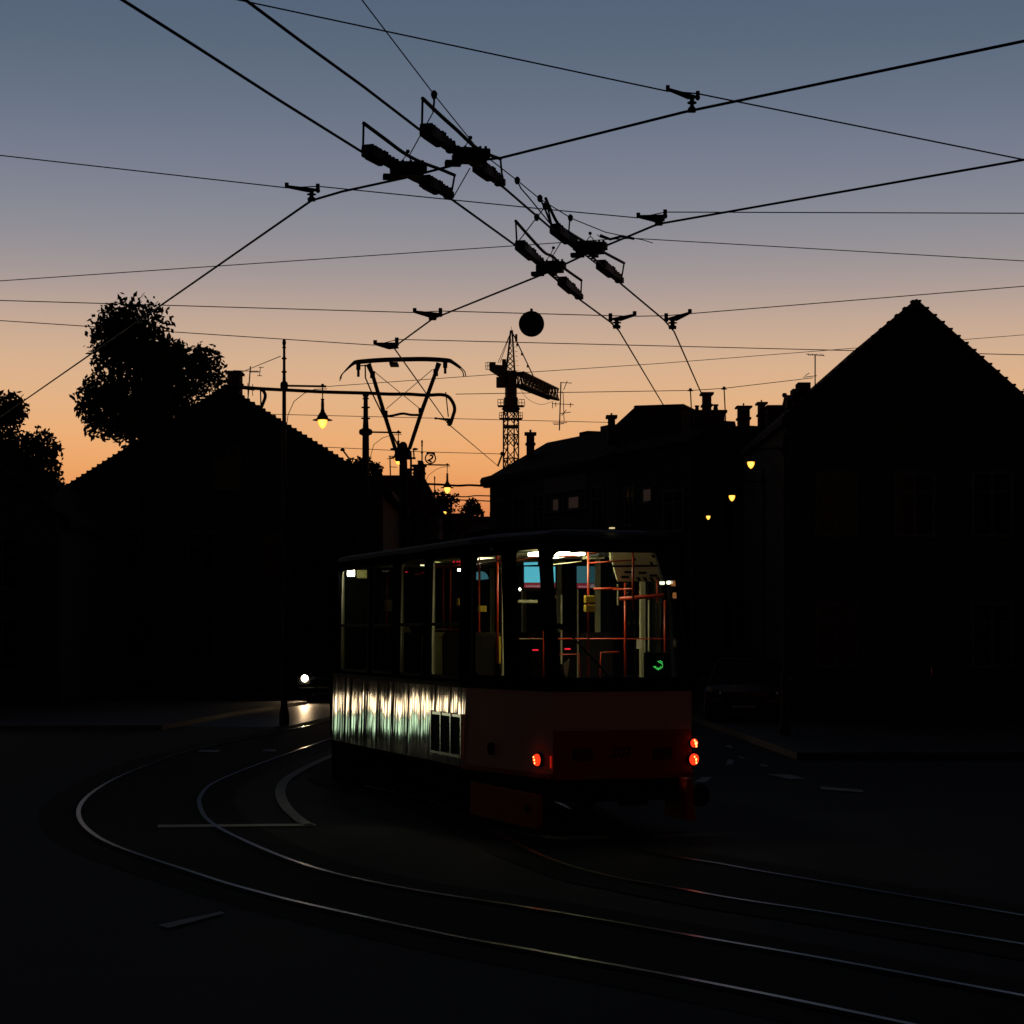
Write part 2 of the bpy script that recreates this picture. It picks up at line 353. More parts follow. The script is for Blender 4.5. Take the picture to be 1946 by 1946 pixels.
# ------------------------------------------------------------------ buildings
class Frame:
    """local frame: origin, unit along the facade, unit inward, up"""
    def __init__(s, o, a, b=None):
        s.o = Vector((o[0], o[1], 0)); s.a = Vector((a[0], a[1], 0)).normalized(); s.n = Vector((-s.a.y, s.a.x, 0)) if b is None else Vector((b[0], b[1], 0)).normalized()
    def __call__(s, x, d, z): return s.o + s.a * x + s.n * d + Vector((0, 0, z))
def window(fr, x, z, ww, hh, parent, lit=None, mull=True):
    """window standing 3 cm proud of the wall plane d=0 (outside is -d)"""
    f = MB()
    def bx(x0, x1, z0, z1, d0, d1, mb):
        c = fr((x0 + x1) / 2, (d0 + d1) / 2, (z0 + z1) / 2); m = Matrix((fr.a, fr.n, Vector((0, 0, 1)))).transposed()
        mb.box(c, (x1 - x0, d1 - d0, z1 - z0), m)
    bx(x, x + .08, z, z + hh, -.06, -.003, f); bx(x + ww - .08, x + ww, z, z + hh, -.06, -.003, f)
    bx(x + .08, x + ww - .08, z + hh - .08, z + hh, -.06, -.003, f); bx(x - .06, x + ww + .06, z - .08, z, -.12, -.003, f)
    if mull: bx(x + ww / 2 - .03, x + ww / 2 + .03, z, z + hh - .08, -.055, -.004, f); bx(x + .08, x + ww - .08, z + hh * .66, z + hh * .66 + .05, -.053, -.004, f)
    o = obj('window', f, M['frame'], parent, world=True)
    p = MB(); bx(x + .08, x + ww - .08, z, z + hh - .08, -.03, -.006, p)
    obj('pane', p, M[lit or 'pane'], o)
def gable_house(label, fr, wd, dp, eave, ridge, wallm, over=.35, st=1, wins=(), steps=True, name='house', door=None, win=(1.0, 1.5), cat='house', lits={}):
    """gable end faces the viewer; ridge runs inward"""
    t = thing(name, label, cat, fr(wd / 2, 0, 0))
    w_ = MB(); w_.prism([fr(0, 0, 0), fr(wd, 0, 0), fr(wd, 0, eave), fr(wd / 2, 0, ridge - .12), fr(0, 0, eave)], fr.n * dp)
    obj('wall', w_, wallm, t, world=True)
    r_ = MB(); sl = (ridge - eave) / (wd / 2)
    for s_ in (0, 1):
        xe = -over if s_ == 0 else wd + over; ze = eave - sl * over
        r_.prism([fr(xe, -.3, ze), fr(wd / 2, -.3, ridge), fr(wd / 2, -.3, ridge - .16), fr(xe, -.3, ze - .16)], fr.n * (dp + .6))
        if steps:
            n = int((wd / 2 + over) / .18)
            for k in range(n):
                xx = (wd / 2 + over) * (k + .2) / n; px_ = (wd / 2 + xx) if s_ else (wd / 2 - xx); zz = ridge - sl * xx
                c = fr(px_, -.2, zz - .02); m = Matrix((fr.a, fr.n, Vector((0, 0, 1)))).transposed()
                r_.box(c, (.15, .26, .085 * st + .02 * (1 - st)), m)
    rt = obj('roof', r_, M['roof'], t, world=True)
    for i, (x, z) in enumerate(wins): window(fr, x, z, win[0], win[1], t, lits.get(i))
    if door is not None:
        d = MB(); m = Matrix((fr.a, fr.n, Vector((0, 0, 1)))).transposed(); d.box(fr(door, -.04, 1.15), (1.0, .07, 2.1), m)
        for q in (.55, 1.1, 1.65): d.box(fr(door, -.085, q), (.7, .02, .4), m)
        dd = obj('door', d, M['door'], t, world=True); h_ = MB(); h_.tube([fr(door + .38, -.12, 1.05), fr(door + .38, -.12, 1.25)], .02); obj('handle', h_, M['chrome'], dd)
    return t, rt
def chimney(c, wx, wy, z0, z1, parent, pots=1, cap=.08, world=True):
    m = MB(); x, y = c
    m.box((x, y, (z0 + z1) / 2), (wx, wy, z1 - z0)); m.box((x, y, z1 + cap / 2 + .002), (wx + .14, wy + .14, cap))
    m.box((x, y, z1 - .32), (wx + .08, wy + .08, .06))
    for k in range(pots):
        px_ = x + (k - (pots - 1) / 2) * wx * .5
        q_ = min(1, wx * 1.6); m.lathe([(.10 * q_, 0), (.075 * q_, .16 * q_), (.11 * q_, .2 * q_), (.11 * q_, .24 * q_)], (px_, y, z1 + cap + .004), 8)
    return obj('chimney', m, M['brick'], parent, world=world)

# left: gabled house, its rake falling to the right
frA = Frame((-15.75, 75), (1, 0))
tA, rA = gable_house('big gabled house with ragged tile edge and thick chimney, behind the two tall lamp poles', frA, 11.15, 14, 7.35, 10.85, M['wall_a'],
                     wins=[(1.5, 4.2), (4.2, 4.2), (6.9, 4.2), (9.3, 4.2), (1.5, 1.1), (4.2, 1.1), (9.3, 1.1), (5.1, 7.2)], door=7.6)
chimney(((447 - CX) * 75.6 / F, 75.6), .42, .9, 9.0, EYE + (HY - 712) * 75.6 / F, rA, pots=0)
# left: further house with flat ridge and steep right side
tB = thing('house', 'mansard house with a straight ridge and one chimney pot, just behind the pantograph base', 'house', (-8, 100, 0))
m = MB(); m.prism([(-13, 100, 0), (-3.45, 100, 0), (-3.45, 100, 7.7), (-13, 100, 7.7)], (0, 12, 0)); obj('wall', m, M['wall_b'], tB, world=True)
m = MB(); m.prism([(-13, 99.7, 7.7), (-3.15, 99.7, 7.7), (-3.55, 99.7, 8.15), (-4.2, 99.7, EYE + 300 * .025), (-13, 99.7, EYE + 300 * .025)], (0, 12.6, 0)); rB = obj('roof', m, M['roof'], tB, world=True)
chimney((-4.45, 101), .55, .6, 8.6, EYE + (HY - 887) * 101 / F, rB, pots=1)
chimney((-5.0, 102), .3, .4, 8.6, EYE + (HY - 894) * 102 / F, rB, pots=0)
frB = Frame((-13, 100), (1, 0))
for k in range(5): window(frB, 1.0 + k * 1.75, 4.6, .9, 1.5, tB); window(frB, 1.0 + k * 1.75, 1.2, .9, 1.5, tB)
# end of the street
tC = thing('house', 'low distant house closing the end of the street, small chimneys on a flat top', 'house', (-2.3, 140, 0))
m = MB(); m.box((-2.6, 143, 4.7), (3.6, 6, 9.4)); obj('wall', m, M['wall_b'], tC, world=True)
m = MB(); m.box((-2.6, 143, 9.62), (3.9, 6.3, .4)); m.box((-3.6, 142, 9.95), (1.0, 2, .3)); m.box((-1.1, 142, 10.0), (.8, 2, .35)); rC = obj('roof', m, M['roof'], tC, world=True)
chimney((-2.95, 141), .3, .3, 9.9, 10.35, rC, pots=1); chimney((-2.0, 141), .25, .3, 9.8, 10.15, rC, pots=1)
frC = Frame((-4.4, 140), (1, 0))
for k in range(2): window(frC, .6 + 1.6 * k, 5.5, .9, 1.4, tC); window(frC, .6 + 1.6 * k, 2, .9, 1.4, tC)

# house at far left (beyond the print edge)
frL = Frame((-21.5, 62), (1, 0))
tL, rL = gable_house('small gabled house at the far left, next to the tall tree', frL, 8.2, 10, 5.6, 8.7, M['wall_b'], wins=[(1.2, 3.4), (3.6, 3.4), (6.0, 3.4), (1.2, 1.0), (6.0, 1.0)], door=4.1)
chimney((-18.4, 63.5), .5, .6, 7.2, 9.7, rL, pots=2)
# unseen corner shop, added with lit bands for the metal side panel to mirror
fS = Frame((-16.2, 38.6), (.64, .77), (-.77, .64))
tS = thing('added_shop', 'unseen single storey shop added for its lit bands to mirror in the metal side', 'shop', fS(3.5, 0, 0))
m = MB(); mS = Matrix((fS.a, fS.n, Vector((0, 0, 1)))).transposed()
m.box(fS(3.5, 3.0, 1.9), (7.4, 6, 3.8), mS); obj('wall', m, M['wall_b'], tS, world=True)
m = MB(); m.box(fS(3.5, 3.0, 3.9), (7.9, 6.5, .2), mS); obj('roof', m, M['roof'], tS, world=True)
for k in range(4):
    m = MB(); x0 = .35 + k * 1.65
    for a_, b_, z0, z1 in ((x0 - .04, x0, .17, 1.05), (x0 + 1.4, x0 + 1.44, .17, 1.05), (x0, x0 + 1.4, .17, .22), (x0, x0 + 1.4, 1.0, 1.05), (x0, x0 + 1.4, .57, .63)):
        m.box(fS((a_ + b_) / 2, -.05, (z0 + z1) / 2), (b_ - a_, .08, z1 - z0), mS)
    o = obj('window', m, M['frame'], tS, world=True)
    m = MB(); m.box(fS(x0 + .7, -.03, .40), (1.4, .04, .33), mS); obj('pane', m, M['shop_g' if k in (1, 2) else 'shop_d'], o)
    m = MB(); m.box(fS(x0 + .7, -.03, .805), (1.4, .04, .33), mS); obj('mirror_light_box', m, M['shop_w' if k in (1, 2) else 'shop_v'], o)  # added glowing bands, placed for the reflection in the metal panel

# right: terrace along the street
fR = Frame((-.79, 75), (.4, -.92), (.92, .4))
mR = Matrix((fR.a, fR.n, Vector((0, 0, 1)))).transposed()
t1 = thing('terrace_house', 'long dark house with cornice and sloping end beside the crane, directly above the tram roof', 'house', fR(5, 0, 0))
m = MB(); m.prism([fR(0, 0, 0), fR(10.2, 0, 0), fR(10.2, 5, 0), fR(0, 5, 0)], (0, 0, 7.35)); obj('wall', m, M['wall_b'], t1, world=True)
m = MB(); m.prism([fR(-.25, -.3, 7.45), fR(-.25, -.22, 7.6), fR(-.25, 0.15, 7.7), fR(-.25, 2.35, 8.95), fR(-.25, 4.8, 8.95), fR(-.25, 5.2, 7.45)], fR.a * 9.4)
m.box(fR(5, -.12, 7.4), (10.5, .3, .12), mR); m.box(fR(5, -.08, 7.28), (10.4, .18, .1), mR)
for x, wv, hv in ((2.3, .7, .18), (3.0, .5, .10), (4.1, .9, .24), (5.0, .5, .16), (5.8, .9, .34), (6.5, .5, .2)): m.box(fR(x, 3.0, 8.95 + hv / 2 + .003), (wv, .8, hv), mR)
r1 = obj('roof', m, M['roof'], t1, world=True)
def pxchim(px, d, ytop, z0, wx, parent, pots=1, cap=.08, wy=.5):
    x = (px - CX) * d / F; return chimney((x, d), wx, wy, z0, EYE + (HY - ytop) * d / F, parent, pots, cap)
m = MB(); m.prism([P(1170, 807, 66.6), P(1207, 773, 66.3), P(1297, 770, 65.3), P(1295, 786, 65.3), P(1294, 815, 65.3), P(1294, 850, 65.3), P(1170, 850, 66.6)], (1.0, 3.2, 0)); m.prism([P(1203, 773.5, 66.2), P(1207, 770.5, 66.2), P(1299, 767.5, 65.1), P(1299, 771.5, 65.1)], (1.05, 3.4, 0)); obj('attic_storey', m, M['roof'], t1, world=True)
m = MB(); m.box(fR(6.5, -.05, 6.98), (3.2, .09, .62), mR); m.box(fR(6.5, -.09, 6.05), (3.2, .17, .05), mR)
for x_ in (4.95, 6.3, 8.05): m.box(fR(x_, -.045, 6.36), (.10, .08, .56), mR)
obj('glazing_band', m, M['kerb'], t1, world=True)
pxchim(1008, 74.5, 827, 7.8, .28, r1, 1); pxchim(1162, 68.5, 795, 8.2, .22, r1, 1)
for k in range(3): window(fR, .6 + 1.6 * k, 5.4, 1.0, 1.35, t1)
for k in range(6): window(fR, .6 + 1.6 * k, 2.6, 1.0, 1.35, t1)
window(fR, 5.40, 6.12, .62, .44, t1, 'dim_pane', False); window(fR, 6.62, 6.12, .95, .44, t1, 'dim_pane', False); window(fR, 8.4, 5.4, .9, 1.35, t1)
t2 = thing('terrace_house', 'lower terrace house whose flat roof carries a crowd of chimneys, behind the right-hand lamps', 'house', fR(13, 0, 0))
m = MB(); m.prism([fR(10.2, .003, 0), fR(15.2, .003, 0), fR(15.2, 9, 0), fR(10.2, 9, 0)], (0, 0, 7.6)); obj('wall', m, M['wall_a'], t2, world=True)
m = MB(); m.prism([fR(10.25, -.28, 7.6), fR(10.25, .3, 8.0), fR(10.25, 1.6, 8.12), fR(10.25, 9.2, 8.12), fR(10.25, 9.2, 7.6)], fR.a * 5.2)
r2 = obj('roof', m, M['roof'], t2, world=True)
window(fR, 10.8, 5.4, .7, 1.2, t2); window(fR, 11.98, 6.04, .68, .44, t2, 'dim_pane', False); window(fR, 13.4, 5.1, 1.3, 1.2, t2)
window(fR, 10.8, 2.4, 1.1, 1.4, t2); window(fR, 13.2, 2.4, 1.1, 1.4, t2)
fE = Frame(fR(15.2, 0, 0).xy, fR.n.xy, (-fR.a).xy)
for k in range(4): window(fE, .9 + 1.9 * k, 5.0, 1.0, 1.3, t2); window(fE, .9 + 1.9 * k, 1.6, 1.0, 1.5, t2)
pxchim(1343, 63.5, 751, 7.9, .24, r2, 0, .06); pxchim(1331, 63.9, 786, 7.9, .42, r2, 2); pxchim(1360, 63.2, 786, 7.9, .5, r2, 1)
pxchim(1413, 63.5, 776, 7.9, .33, r2, 0, .05); pxchim(1447, 63.5, 769, 7.9, .18, r2, 0, .05)
for px_, y_ in ((1413, 770), (1447, 764)): m = MB(); q_ = P(px_, y_, 63.5); m.tube([q_ + Vector((0, 0, -.1)), q_ + Vector((0, 0, .06))], .025, 6); obj('chimney_cowl', m, M['black'], r2)
m = MB(); c = P(1478, 776, 63.8); m.box((c.x, c.y, (c.z + 7.95) / 2), (.68, .8, c.z - 7.95)); m.box((c.x, c.y, c.z + .03), (.76, .9, .05)); obj('parapet_block', m, M['brick'], r2)
c = P(1491, 751, 63.4); m = MB(); m.lathe([(.001, -.07), (.055, -.062), (.082, 0), (.055, .062), (.001, .07)], c, 14); m.lathe([(.09, -.36), (.05, -.2), (.03, -.1), (.02, -.06)], c, 10)
obj('ball_finial', m, M['kerb'], r2, smooth=True)
# right: near house
fN = Frame((6.5, 50), (1, 0))
t3, r3 = gable_house('near gabled house at the right edge with a ragged tiled rake rising to the right', fN, 6.1, 9, 7.25, 9.95, M['wall_a'],
                     wins=[(.7, 4.4), (2.55, 4.4), (4.4, 4.4), (.7, 1.3), (4.4, 1.3)], door=3.05, over=.12, st=.35)
m = MB()
for a_ in range(3):
    q = P(1506 + 10 * a_, 752 - 12 * a_, 50.5); m.box(q + Vector((0, 0, -.16)), (.30, .5, .30))
obj('step_stone', m, M['brick'], r3)
frQ = Frame((13.2, 54), (1, 0))
t4, r4 = gable_house('plain gabled house at the far right behind the near one', frQ, 7, 9, 7.0, 9.6, M['wall_b'], wins=[(1, 4.2), (3, 4.2), (5, 4.2), (1, 1.2), (5, 1.2)], door=3.6, st=.35)

# unseen town houses beside the square, added to keep the low sky off the tram
def town_block(label, o_, a_, n_, ln_, dp_, h_):
    f_ = Frame(o_, a_, n_); t = thing('unseen_town_house', label, 'house', f_(ln_ / 2, 0, 0)); m = MB(); m.prism([f_(0, 0, 0), f_(ln_, 0, 0), f_(ln_, dp_, 0), f_(0, dp_, 0)], (0, 0, h_)); obj('wall', m, M['wall_b'], t, world=True)
    m = MB(); m.prism([f_(-.2, -.4, h_ + .003), f_(-.2, dp_ / 2, h_ + 3), f_(-.2, dp_ + .4, h_ + .003)], f_.a * (ln_ + .4)); obj('roof', m, M['roof'], t, world=True)
    k = 1.2
    while k < ln_ - 2:
        for z in (1.2, 4.4, 7.4):
            if z + 1.7 < h_: window(f_, k, z, 1.1, 1.6, t)
        k += 2.6
town_block('unseen three storey town house on the left, added to block the low sky', (-19, 8), (0, 1), (-1, 0), 32, 9, 11)
town_block('unseen three storey town house on the right, added to block the low sky', (17, 10), (0, 1), (1, 0), 30, 9, 11)
town_block('unseen tall town house left of the shop, added to block the low sky', (-30, 46), (.5, .87), (-.87, .5), 14, 8, 11)
# ------------------------------------------------------------------ trees
def tree(label, x, y, h, cr_, mt, n=1500, leaf=.16, seed=1, cz=None, group=None, ry=1.0):
    rd = random.Random(seed); t = thing('tree', label, 'tree', (x, y, 0), 0, group)
    tr = MB(); cz = cz or h - cr_ * .95; base = Vector((0, 0, 0))
    tr.tube([base, (0.05, 0, cz * .5), (0, .05, cz), (.1, 0, cz + cr_ * .4)], [.16 + h * .012, .12 + h * .008, .10, .03], 8)
    lobes = []
    for k in range(11):
        a = rd.uniform(0, 6.28); el = rd.uniform(-.5, 1.3); rr = cr_ * rd.uniform(.45, .78)
        c = Vector((math.cos(a) * math.cos(el) * rr, math.sin(a) * math.cos(el) * rr * ry, cz + math.sin(el) * rr))
        lobes.append((c, cr_ * rd.uniform(.26, .44)))
        tr.tube([(0, 0, cz * .75), Vector((0, 0, cz * .75)).lerp(c, .5) + Vector((0, 0, .15)), c], [.07, .045, .015], 5)
    obj('trunk', tr, M['bark'], t)
    lf = MB()
    for i in range(n):
        c, r = rd.choice(lobes); d = Vector((rd.gauss(0, 1), rd.gauss(0, 1), rd.gauss(0, 1))).normalized() * r * (rd.random() ** .4) * rd.uniform(.8, 1.12)
        p = c + d; u = Vector((rd.gauss(0, 1), rd.gauss(0, 1), rd.gauss(0, 1))).normalized(); v = u.orthogonal().normalized(); s_ = leaf * rd.uniform(.6, 1.3)
        lf.quad(p - u * s_, p - v * s_ * .5, p + u * s_, p + v * s_ * .5)
    obj('crown', lf, mt, t)
    return t
tree('tall dark broad tree rising left of the gabled house chimney', -12.2, 70, 13.0, 3.0, M['leaf'], 12000, .12, 3)
tree('small round tree peeping over the end of the stepped tile roof', -6.75, 95, 10.0, 1.15, M['leaf'], 1700, .13, 5)
tree('reddish street tree lit from within by a street lamp at the end of the street', -3.15, 106, 9.5, 1.65, M['leaf2'], 2300, .12, 9)
tree('low reddish street tree between the tram and the mansard house', -4.3, 88, 7.6, 1.4, M['leaf2'], 1500, .13, 12)
tree('street tree in front of the big gabled house, half hidden behind the lamp pole', -6.6, 68, 6.6, 1.6, M['leaf2'], 1800, .13, 15)
tree('broad tree at the far right between the two gabled houses', 13.2, 51.5, 8.6, 1.9, M['leaf'], 2600, .16, 21)
tree('bushy dark tree on the far left edge beside the small gabled house', -16.2, 66, 9.6, 2.2, M['leaf'], 6000, .11, 23)

# ------------------------------------------------------------------ street lamps
def lamp_post(label, x, y, pole_h, arm_h, lamp_h, arm, rad=.055, group='pendant street lamps with bell shades', gs=1):
    """tall pole with rings and ball top; arm towards +x carries a bell shade with a glowing globe"""
    t = thing('street_lamp', label, 'street lamp', (x, y, 0), 0, group)
    p = MB(); r = rad
    p.lathe([(r * 2.4, 0), (r * 2.4, .25), (r * 1.7, .4), (r * 1.5, 1.2), (r * 1.15, 1.3), (r, 3.5), (r * .95, arm_h - .4), (r * .9, arm_h), (r * .72, pole_h - .75),
             (r * 1.25, pole_h - .74), (r * 1.25, pole_h - .71), (r * .68, pole_h - .70), (r * .66, pole_h - .45), (r * 1.2, pole_h - .44), (r * 1.2, pole_h - .41), (r * .62, pole_h - .40),
             (r * .6, pole_h - .2), (r * 1.05, pole_h - .19), (r * .6, pole_h - .15), (r * .95, pole_h - .08), (r * .7, pole_h - .01), (.002, pole_h)], n=14)
    p.lathe([(r * 1.0, arm_h - .1), (r * 1.75, arm_h - .06), (r * 1.9, arm_h), (r * 1.75, arm_h + .06), (r, arm_h + .1)], n=14)
    obj('pole', p, M['pole'], t, smooth=False)
    a = MB(); s = 1 if arm > 0 else -1
    a.tube([(0, 0, arm_h), (arm + .08 * s, 0, arm_h - .015)], .024, 8)
    a.tube([(arm * .45, 0, arm_h - .03), (arm * .45, 0, arm_h - .03)] if 0 else [(s * r, 0, arm_h - .95), (s * (r + .04), 0, arm_h - .65), (s * .22, 0, arm_h - .35), (s * .45, 0, arm_h - .17), (arm * .8, 0, arm_h - .08), (arm + .1 * s, 0, arm_h - .07)], .009, 6)
    obj('arm', a, M['pole'], t)
    b = MB(); z = lamp_h; top = arm_h
    b.lathe([(.03, top - .03), (.035, top + .03), (.001, top + .05)], (arm, 0, 0), 10)
    b.tube([(arm, 0, top), (arm, 0, z + .42 * gs)], .014, 6)
    b.lathe([(a_ * gs, b_ * gs) for a_, b_ in [(.005, .47), (.045, .45), (.03, .42), (.036, .36), (.036, .25), (.05, .17), (.085, .12), (.10, .08), (.115, .075), (.13, .02), (.225, -.012), (.225, -.022), (.11, -.005)]], (arm, 0, z), 18)
    sh = obj('lamp_shade', b, M['black'], t)
    gb = MB(); gb.lathe([(a_ * gs, b_ * gs) for a_, b_ in [(.108, -.012), (.112, -.04), (.100, -.10), (.07, -.16), (.035, -.195), (.004, -.215)]], (arm, 0, z), 16)
    obj('globe', gb, M['globe'], t, smooth=True)
    return t
def lamp_at(label, pole_px, lamp_px, lamp_py, d, pole_top, arm_py, rad=.055, **k):
    x = (pole_px - CX) * d / F; arm = (lamp_px - pole_px) * d / F
    return lamp_post(label, x, d, EYE + (HY - pole_top) * d / F, EYE + (HY - arm_py) * d / F, EYE + (HY - lamp_py) * d / F, arm, rad, **k)
lamp_at('bell lamp on the tallest pole, glowing against the sky left of the pantograph', 540, 613, 797, 47, 645, 733, .047)
lamp_at('bell lamp half hidden behind the pantograph base, on the thickest pole', 695, 757, 869, 58, 745, 821, .10)
lamp_at('bell lamp hanging over the end of the street, right of the pantograph', 802, 850, 926, 70, 836, 883, .035)
lamp_at('tiny lamp glowing inside the reddish street tree', 826, 844, 972, 104, 905, 938, .04)
lamp_at('highest and rightmost glowing lamp on the dark right side of the street', 1492, 1427, 877, 40, 822, 852, .05, gs=.64)
lamp_at('second lamp down on the dark right side of the street', 1450, 1391, 941, 50, 890, 915, .045, gs=.68)
lamp_at('lowest lamp on the dark right side, just above the tram roof corner', 1398, 1346, 980, 57, 935, 955, .045, gs=.52)

# cantilever bracket on the thick pole: long pipe over the track, ends bent down
dA = 58.0
tK = thing('cable_bracket', 'long thick cable arm crossing behind the pantograph with both ends bent down', 'bracket', P(695, 745, dA))
m = MB(); m.tube(smooth_line([P(425, 733, dA), P(462, 736, dA), P(500, 739, dA), P(560, 742, dA), P(620, 745, dA), P(695, 747, dA), P(740, 749, dA), P(775, 749, dA), P(810, 751, dA), P(838, 750, dA),
                   P(852, 754, dA), P(861, 766, dA), P(864, 778, dA), P(861, 790, dA), P(856, 806, dA)], 5), .048, 8)
obj('pipe', m, M['black'], tK, world=True, smooth=True)
m = MB(); m.tube(smooth_line([P(494, 738, dA), P(502, 745, dA), P(504, 754, dA), P(500, 766, dA), P(495, 778, dA)], 5), .045, 8); m.tube([P(495, 736, dA), P(496, 776, dA)], .02, 5)
obj('bent_end', m, M['black'], tK, world=True)
m = MB(); m.tube([P(847, 745, dA), P(852, 792, dA)], .018, 6); m.tube([P(828, 795, dA), P(856, 798, dA)], [.02, .05], 6); m.tube([P(828, 793, dA), P(828, 797, dA)], .035, 6)
m.lathe([(.02, 0), (.07, .04), (.04, .08), (.08, .12), (.02, .2)], P(854, 803, dA) - Vector((0, 0, .1)), 8)
obj('registration_clamp', m, M['black'], tK, world=True)
t = thing('pipe_span', 'thick pipe spanning the street behind the lowest left bell lamp', 'pipe', P(805, 920, 80))
m = MB(); m.tube(smooth_line([P(795, 919, 80), P(840, 921, 80), P(870, 923, 80), P(895, 922, 80), P(940, 925, 80)], 4), .045, 6); obj('pipe', m, M['black'], t, world=True)
t = thing('pipe_span', 'upper of two thinner pipes over the street beside the reddish tree', 'pipe', P(805, 938, 90))
m = MB(); m.tube([P(815, 936, 90), P(838, 939, 90), P(852, 939, 90)], .04, 6); m.tube(smooth_line([P(850, 943, 90), P(885, 944, 90), P(905, 942, 90), P(945, 943, 90)], 4), .028, 6); obj('pipe', m, M['black'], t, world=True)
t = thing('pipe_span', 'lower of two thinner pipes over the street beside the reddish tree', 'pipe', P(805, 950, 96))
m = MB(); m.tube(smooth_line([P(820, 947, 96), P(870, 950, 96), P(900, 951, 96), P(945, 953, 96)], 4), .03, 6); obj('pipe', m, M['black'], t, world=True)

# ------------------------------------------------------------------ overhead wires
CH = 5.5
def ext(a, b, k):  # extend beyond a, away from b
    return a + (a - b) * k
def wire(name, label, pts, r, cat='overhead wire', group=None, sm=0):
    m = MB(); q = smooth_line(pts, sm) if sm else pts
    m.tube(q, r, 6); return tag(obj(name, m, M['wire'], smooth=True), label, cat, group)
def hp(l): return [H(x, y, CH) for x, y in l]
w1 = hp([(378, 92), (530, 190), (690, 290)]); w1 = [ext(w1[0], w1[-1], 2.2)] + w1
w1 += hp([(770, 334), (860, 380), (982, 468), (1040, 517), (1104, 571), (1160, 612), (1176, 628)]) + [P(1262, 772, 33)]
wire('contact_wire', 'thick contact wire entering at the upper left corner and passing both left crossings', w1, .0095)
w2 = hp([(570, 77), (690, 164), (802, 250)]); w2 = [ext(w2[0], w2[-1], 2.2)] + w2
w2 += hp([(885, 305), (958, 357), (1045, 432), (1118, 481), (1182, 541), (1262, 608), (1281, 630)]) + [P(1337, 757, 30)]
wire('contact_wire', 'thick contact wire from the top edge through the two right-hand crossings', w2, .0095)
w3 = hp([(378, 530), (592, 381), (650, 364), (770, 338), (885, 308), (952, 300), (1300, 213), (1568, 157)]); w3 = [ext(w3[0], w3[1], 6)] + w3 + [ext(w3[-1], w3[-2], 1.6)]
wire('contact_wire', 'thick tram wire climbing from the left edge through the upper crossings to the upper right', w3, .0095)
w4 = hp([(1568, 370), (1255, 425), (1240, 430), (1118, 481), (1040, 518), (822, 606), (748, 660)]); w4 = [ext(w4[0], w4[1], 1.6)] + w4 + [P(850, 804, 40), P(948, 887, 66)]
wire('contact_wire', 'tram wire from the right edge running down over the pantograph and into the street', w4, .0095)
def span(label, pts, r=.0045, e=(1, 1), k=.5, name='span_wire'):
    q = [P(*p) for p in pts]
    if e[0]: q = [ext(q[0], q[1], k * 1946 / max(60, abs(pts[0][0] - pts[1][0])))] + q
    if e[1]: q = q + [ext(q[-1], q[-2], k * 1946 / max(60, abs(pts[-1][0] - pts[-2][0])))]
    return wire(name, label, q, r, 'span wire', 'thin span wires carrying the overhead line')
q = [P(749, 80, 13.9), P(826, 181, 14.9), P(912, 288, 16.0), P(983, 343, 16.9), P(1026, 378, 17.5), P(1086, 415, 18.4), P(1150, 441, 18.9), P(1205, 453, 19.0)]
wire('span_wire', 'thin hanger wire running down from the top centre above the right-hand crossings', [ext(q[0], q[1], 4)] + q, .0045, 'span wire', 'thin span wires carrying the overhead line')
span('topmost span wire, slanting down to the right edge', [(830, 80, 13.95), (1267, 173, 13.95), (1326, 178, 13.95), (1568, 227, 13.95)], .0052)
span('span wire holding the left bracket and the bracket at middle right', [(378, 338, 17.0), (546, 357, 17.0), (604, 354, 17.1), (1030, 397, 17.5), (1212, 414, 17.8), (1265, 403, 17.8), (1568, 404, 17.8)], .0048)
span('faint span wire spliced at a knot right of the centre crossing', [(378, 508, 19.1), (1155, 455, 19.1), (1205, 453, 19.1), (1568, 474, 19.1)], .0042)
span('span wire at the height of the black disc', [(378, 582, 23.3), (788, 594, 23.3), (838, 591, 23.3), (1162, 600, 23.6), (1206, 601, 23.6), (1265, 600, 23.7), (1312, 596, 23.7), (1568, 575, 23.7)], .0055)
span('span wire passing the top of the tallest lamp pole', [(378, 634, 25.4), (713, 656, 25.4), (756, 645, 25.4), (1568, 665, 25.6)], .0055)
span('rising thin wire behind the pantograph head', [(615, 735, 47), (920, 713, 48), (1250, 691, 50), (1568, 666, 52)], .008, e=(0, 1))
span('thin wire level with the cable arm and holding two droppers at the right', [(866, 749, 58), (1312, 742, 60), (1376, 738, 60), (1545, 718, 61)], .011, e=(0, 0))
span('lower faint wire crossing behind the pantograph crossbar', [(508, 787, 60), (920, 797, 62), (1168, 803, 64)], .010, e=(0, 0))
span('faint wire from which the round number sign hangs', [(603, 849, 74), (812, 859, 74), (930, 862, 74), (960, 863, 74)], .012, e=(0, 0))
span('thin stay from the tallest lamp pole down to the chimney', [(533, 677, 47), (462, 706, 60), (412, 724, 74)], .009, e=(0, 0))
for px in (1312, 1376):
    m = MB(); top = P(px, 741 if px < 1350 else 738, 60); bot = P(px + 3, 800, 60)
    m.tube([top, bot], .018, 5); m.lathe([(.09, -.03), (.05, .0), (.03, .05)], top, 8); m.lathe([(.03, .0), (.09, -.1), (.05, -.2)], bot, 8)
    tag(obj('wire_dropper', m, M['black']), 'left dropper rod standing on the terrace roof left of the tall chimney' if px < 1350 else 'right dropper rod standing on the terrace roof between the chimneys', 'dropper', 'dropper rods on the terrace roof')
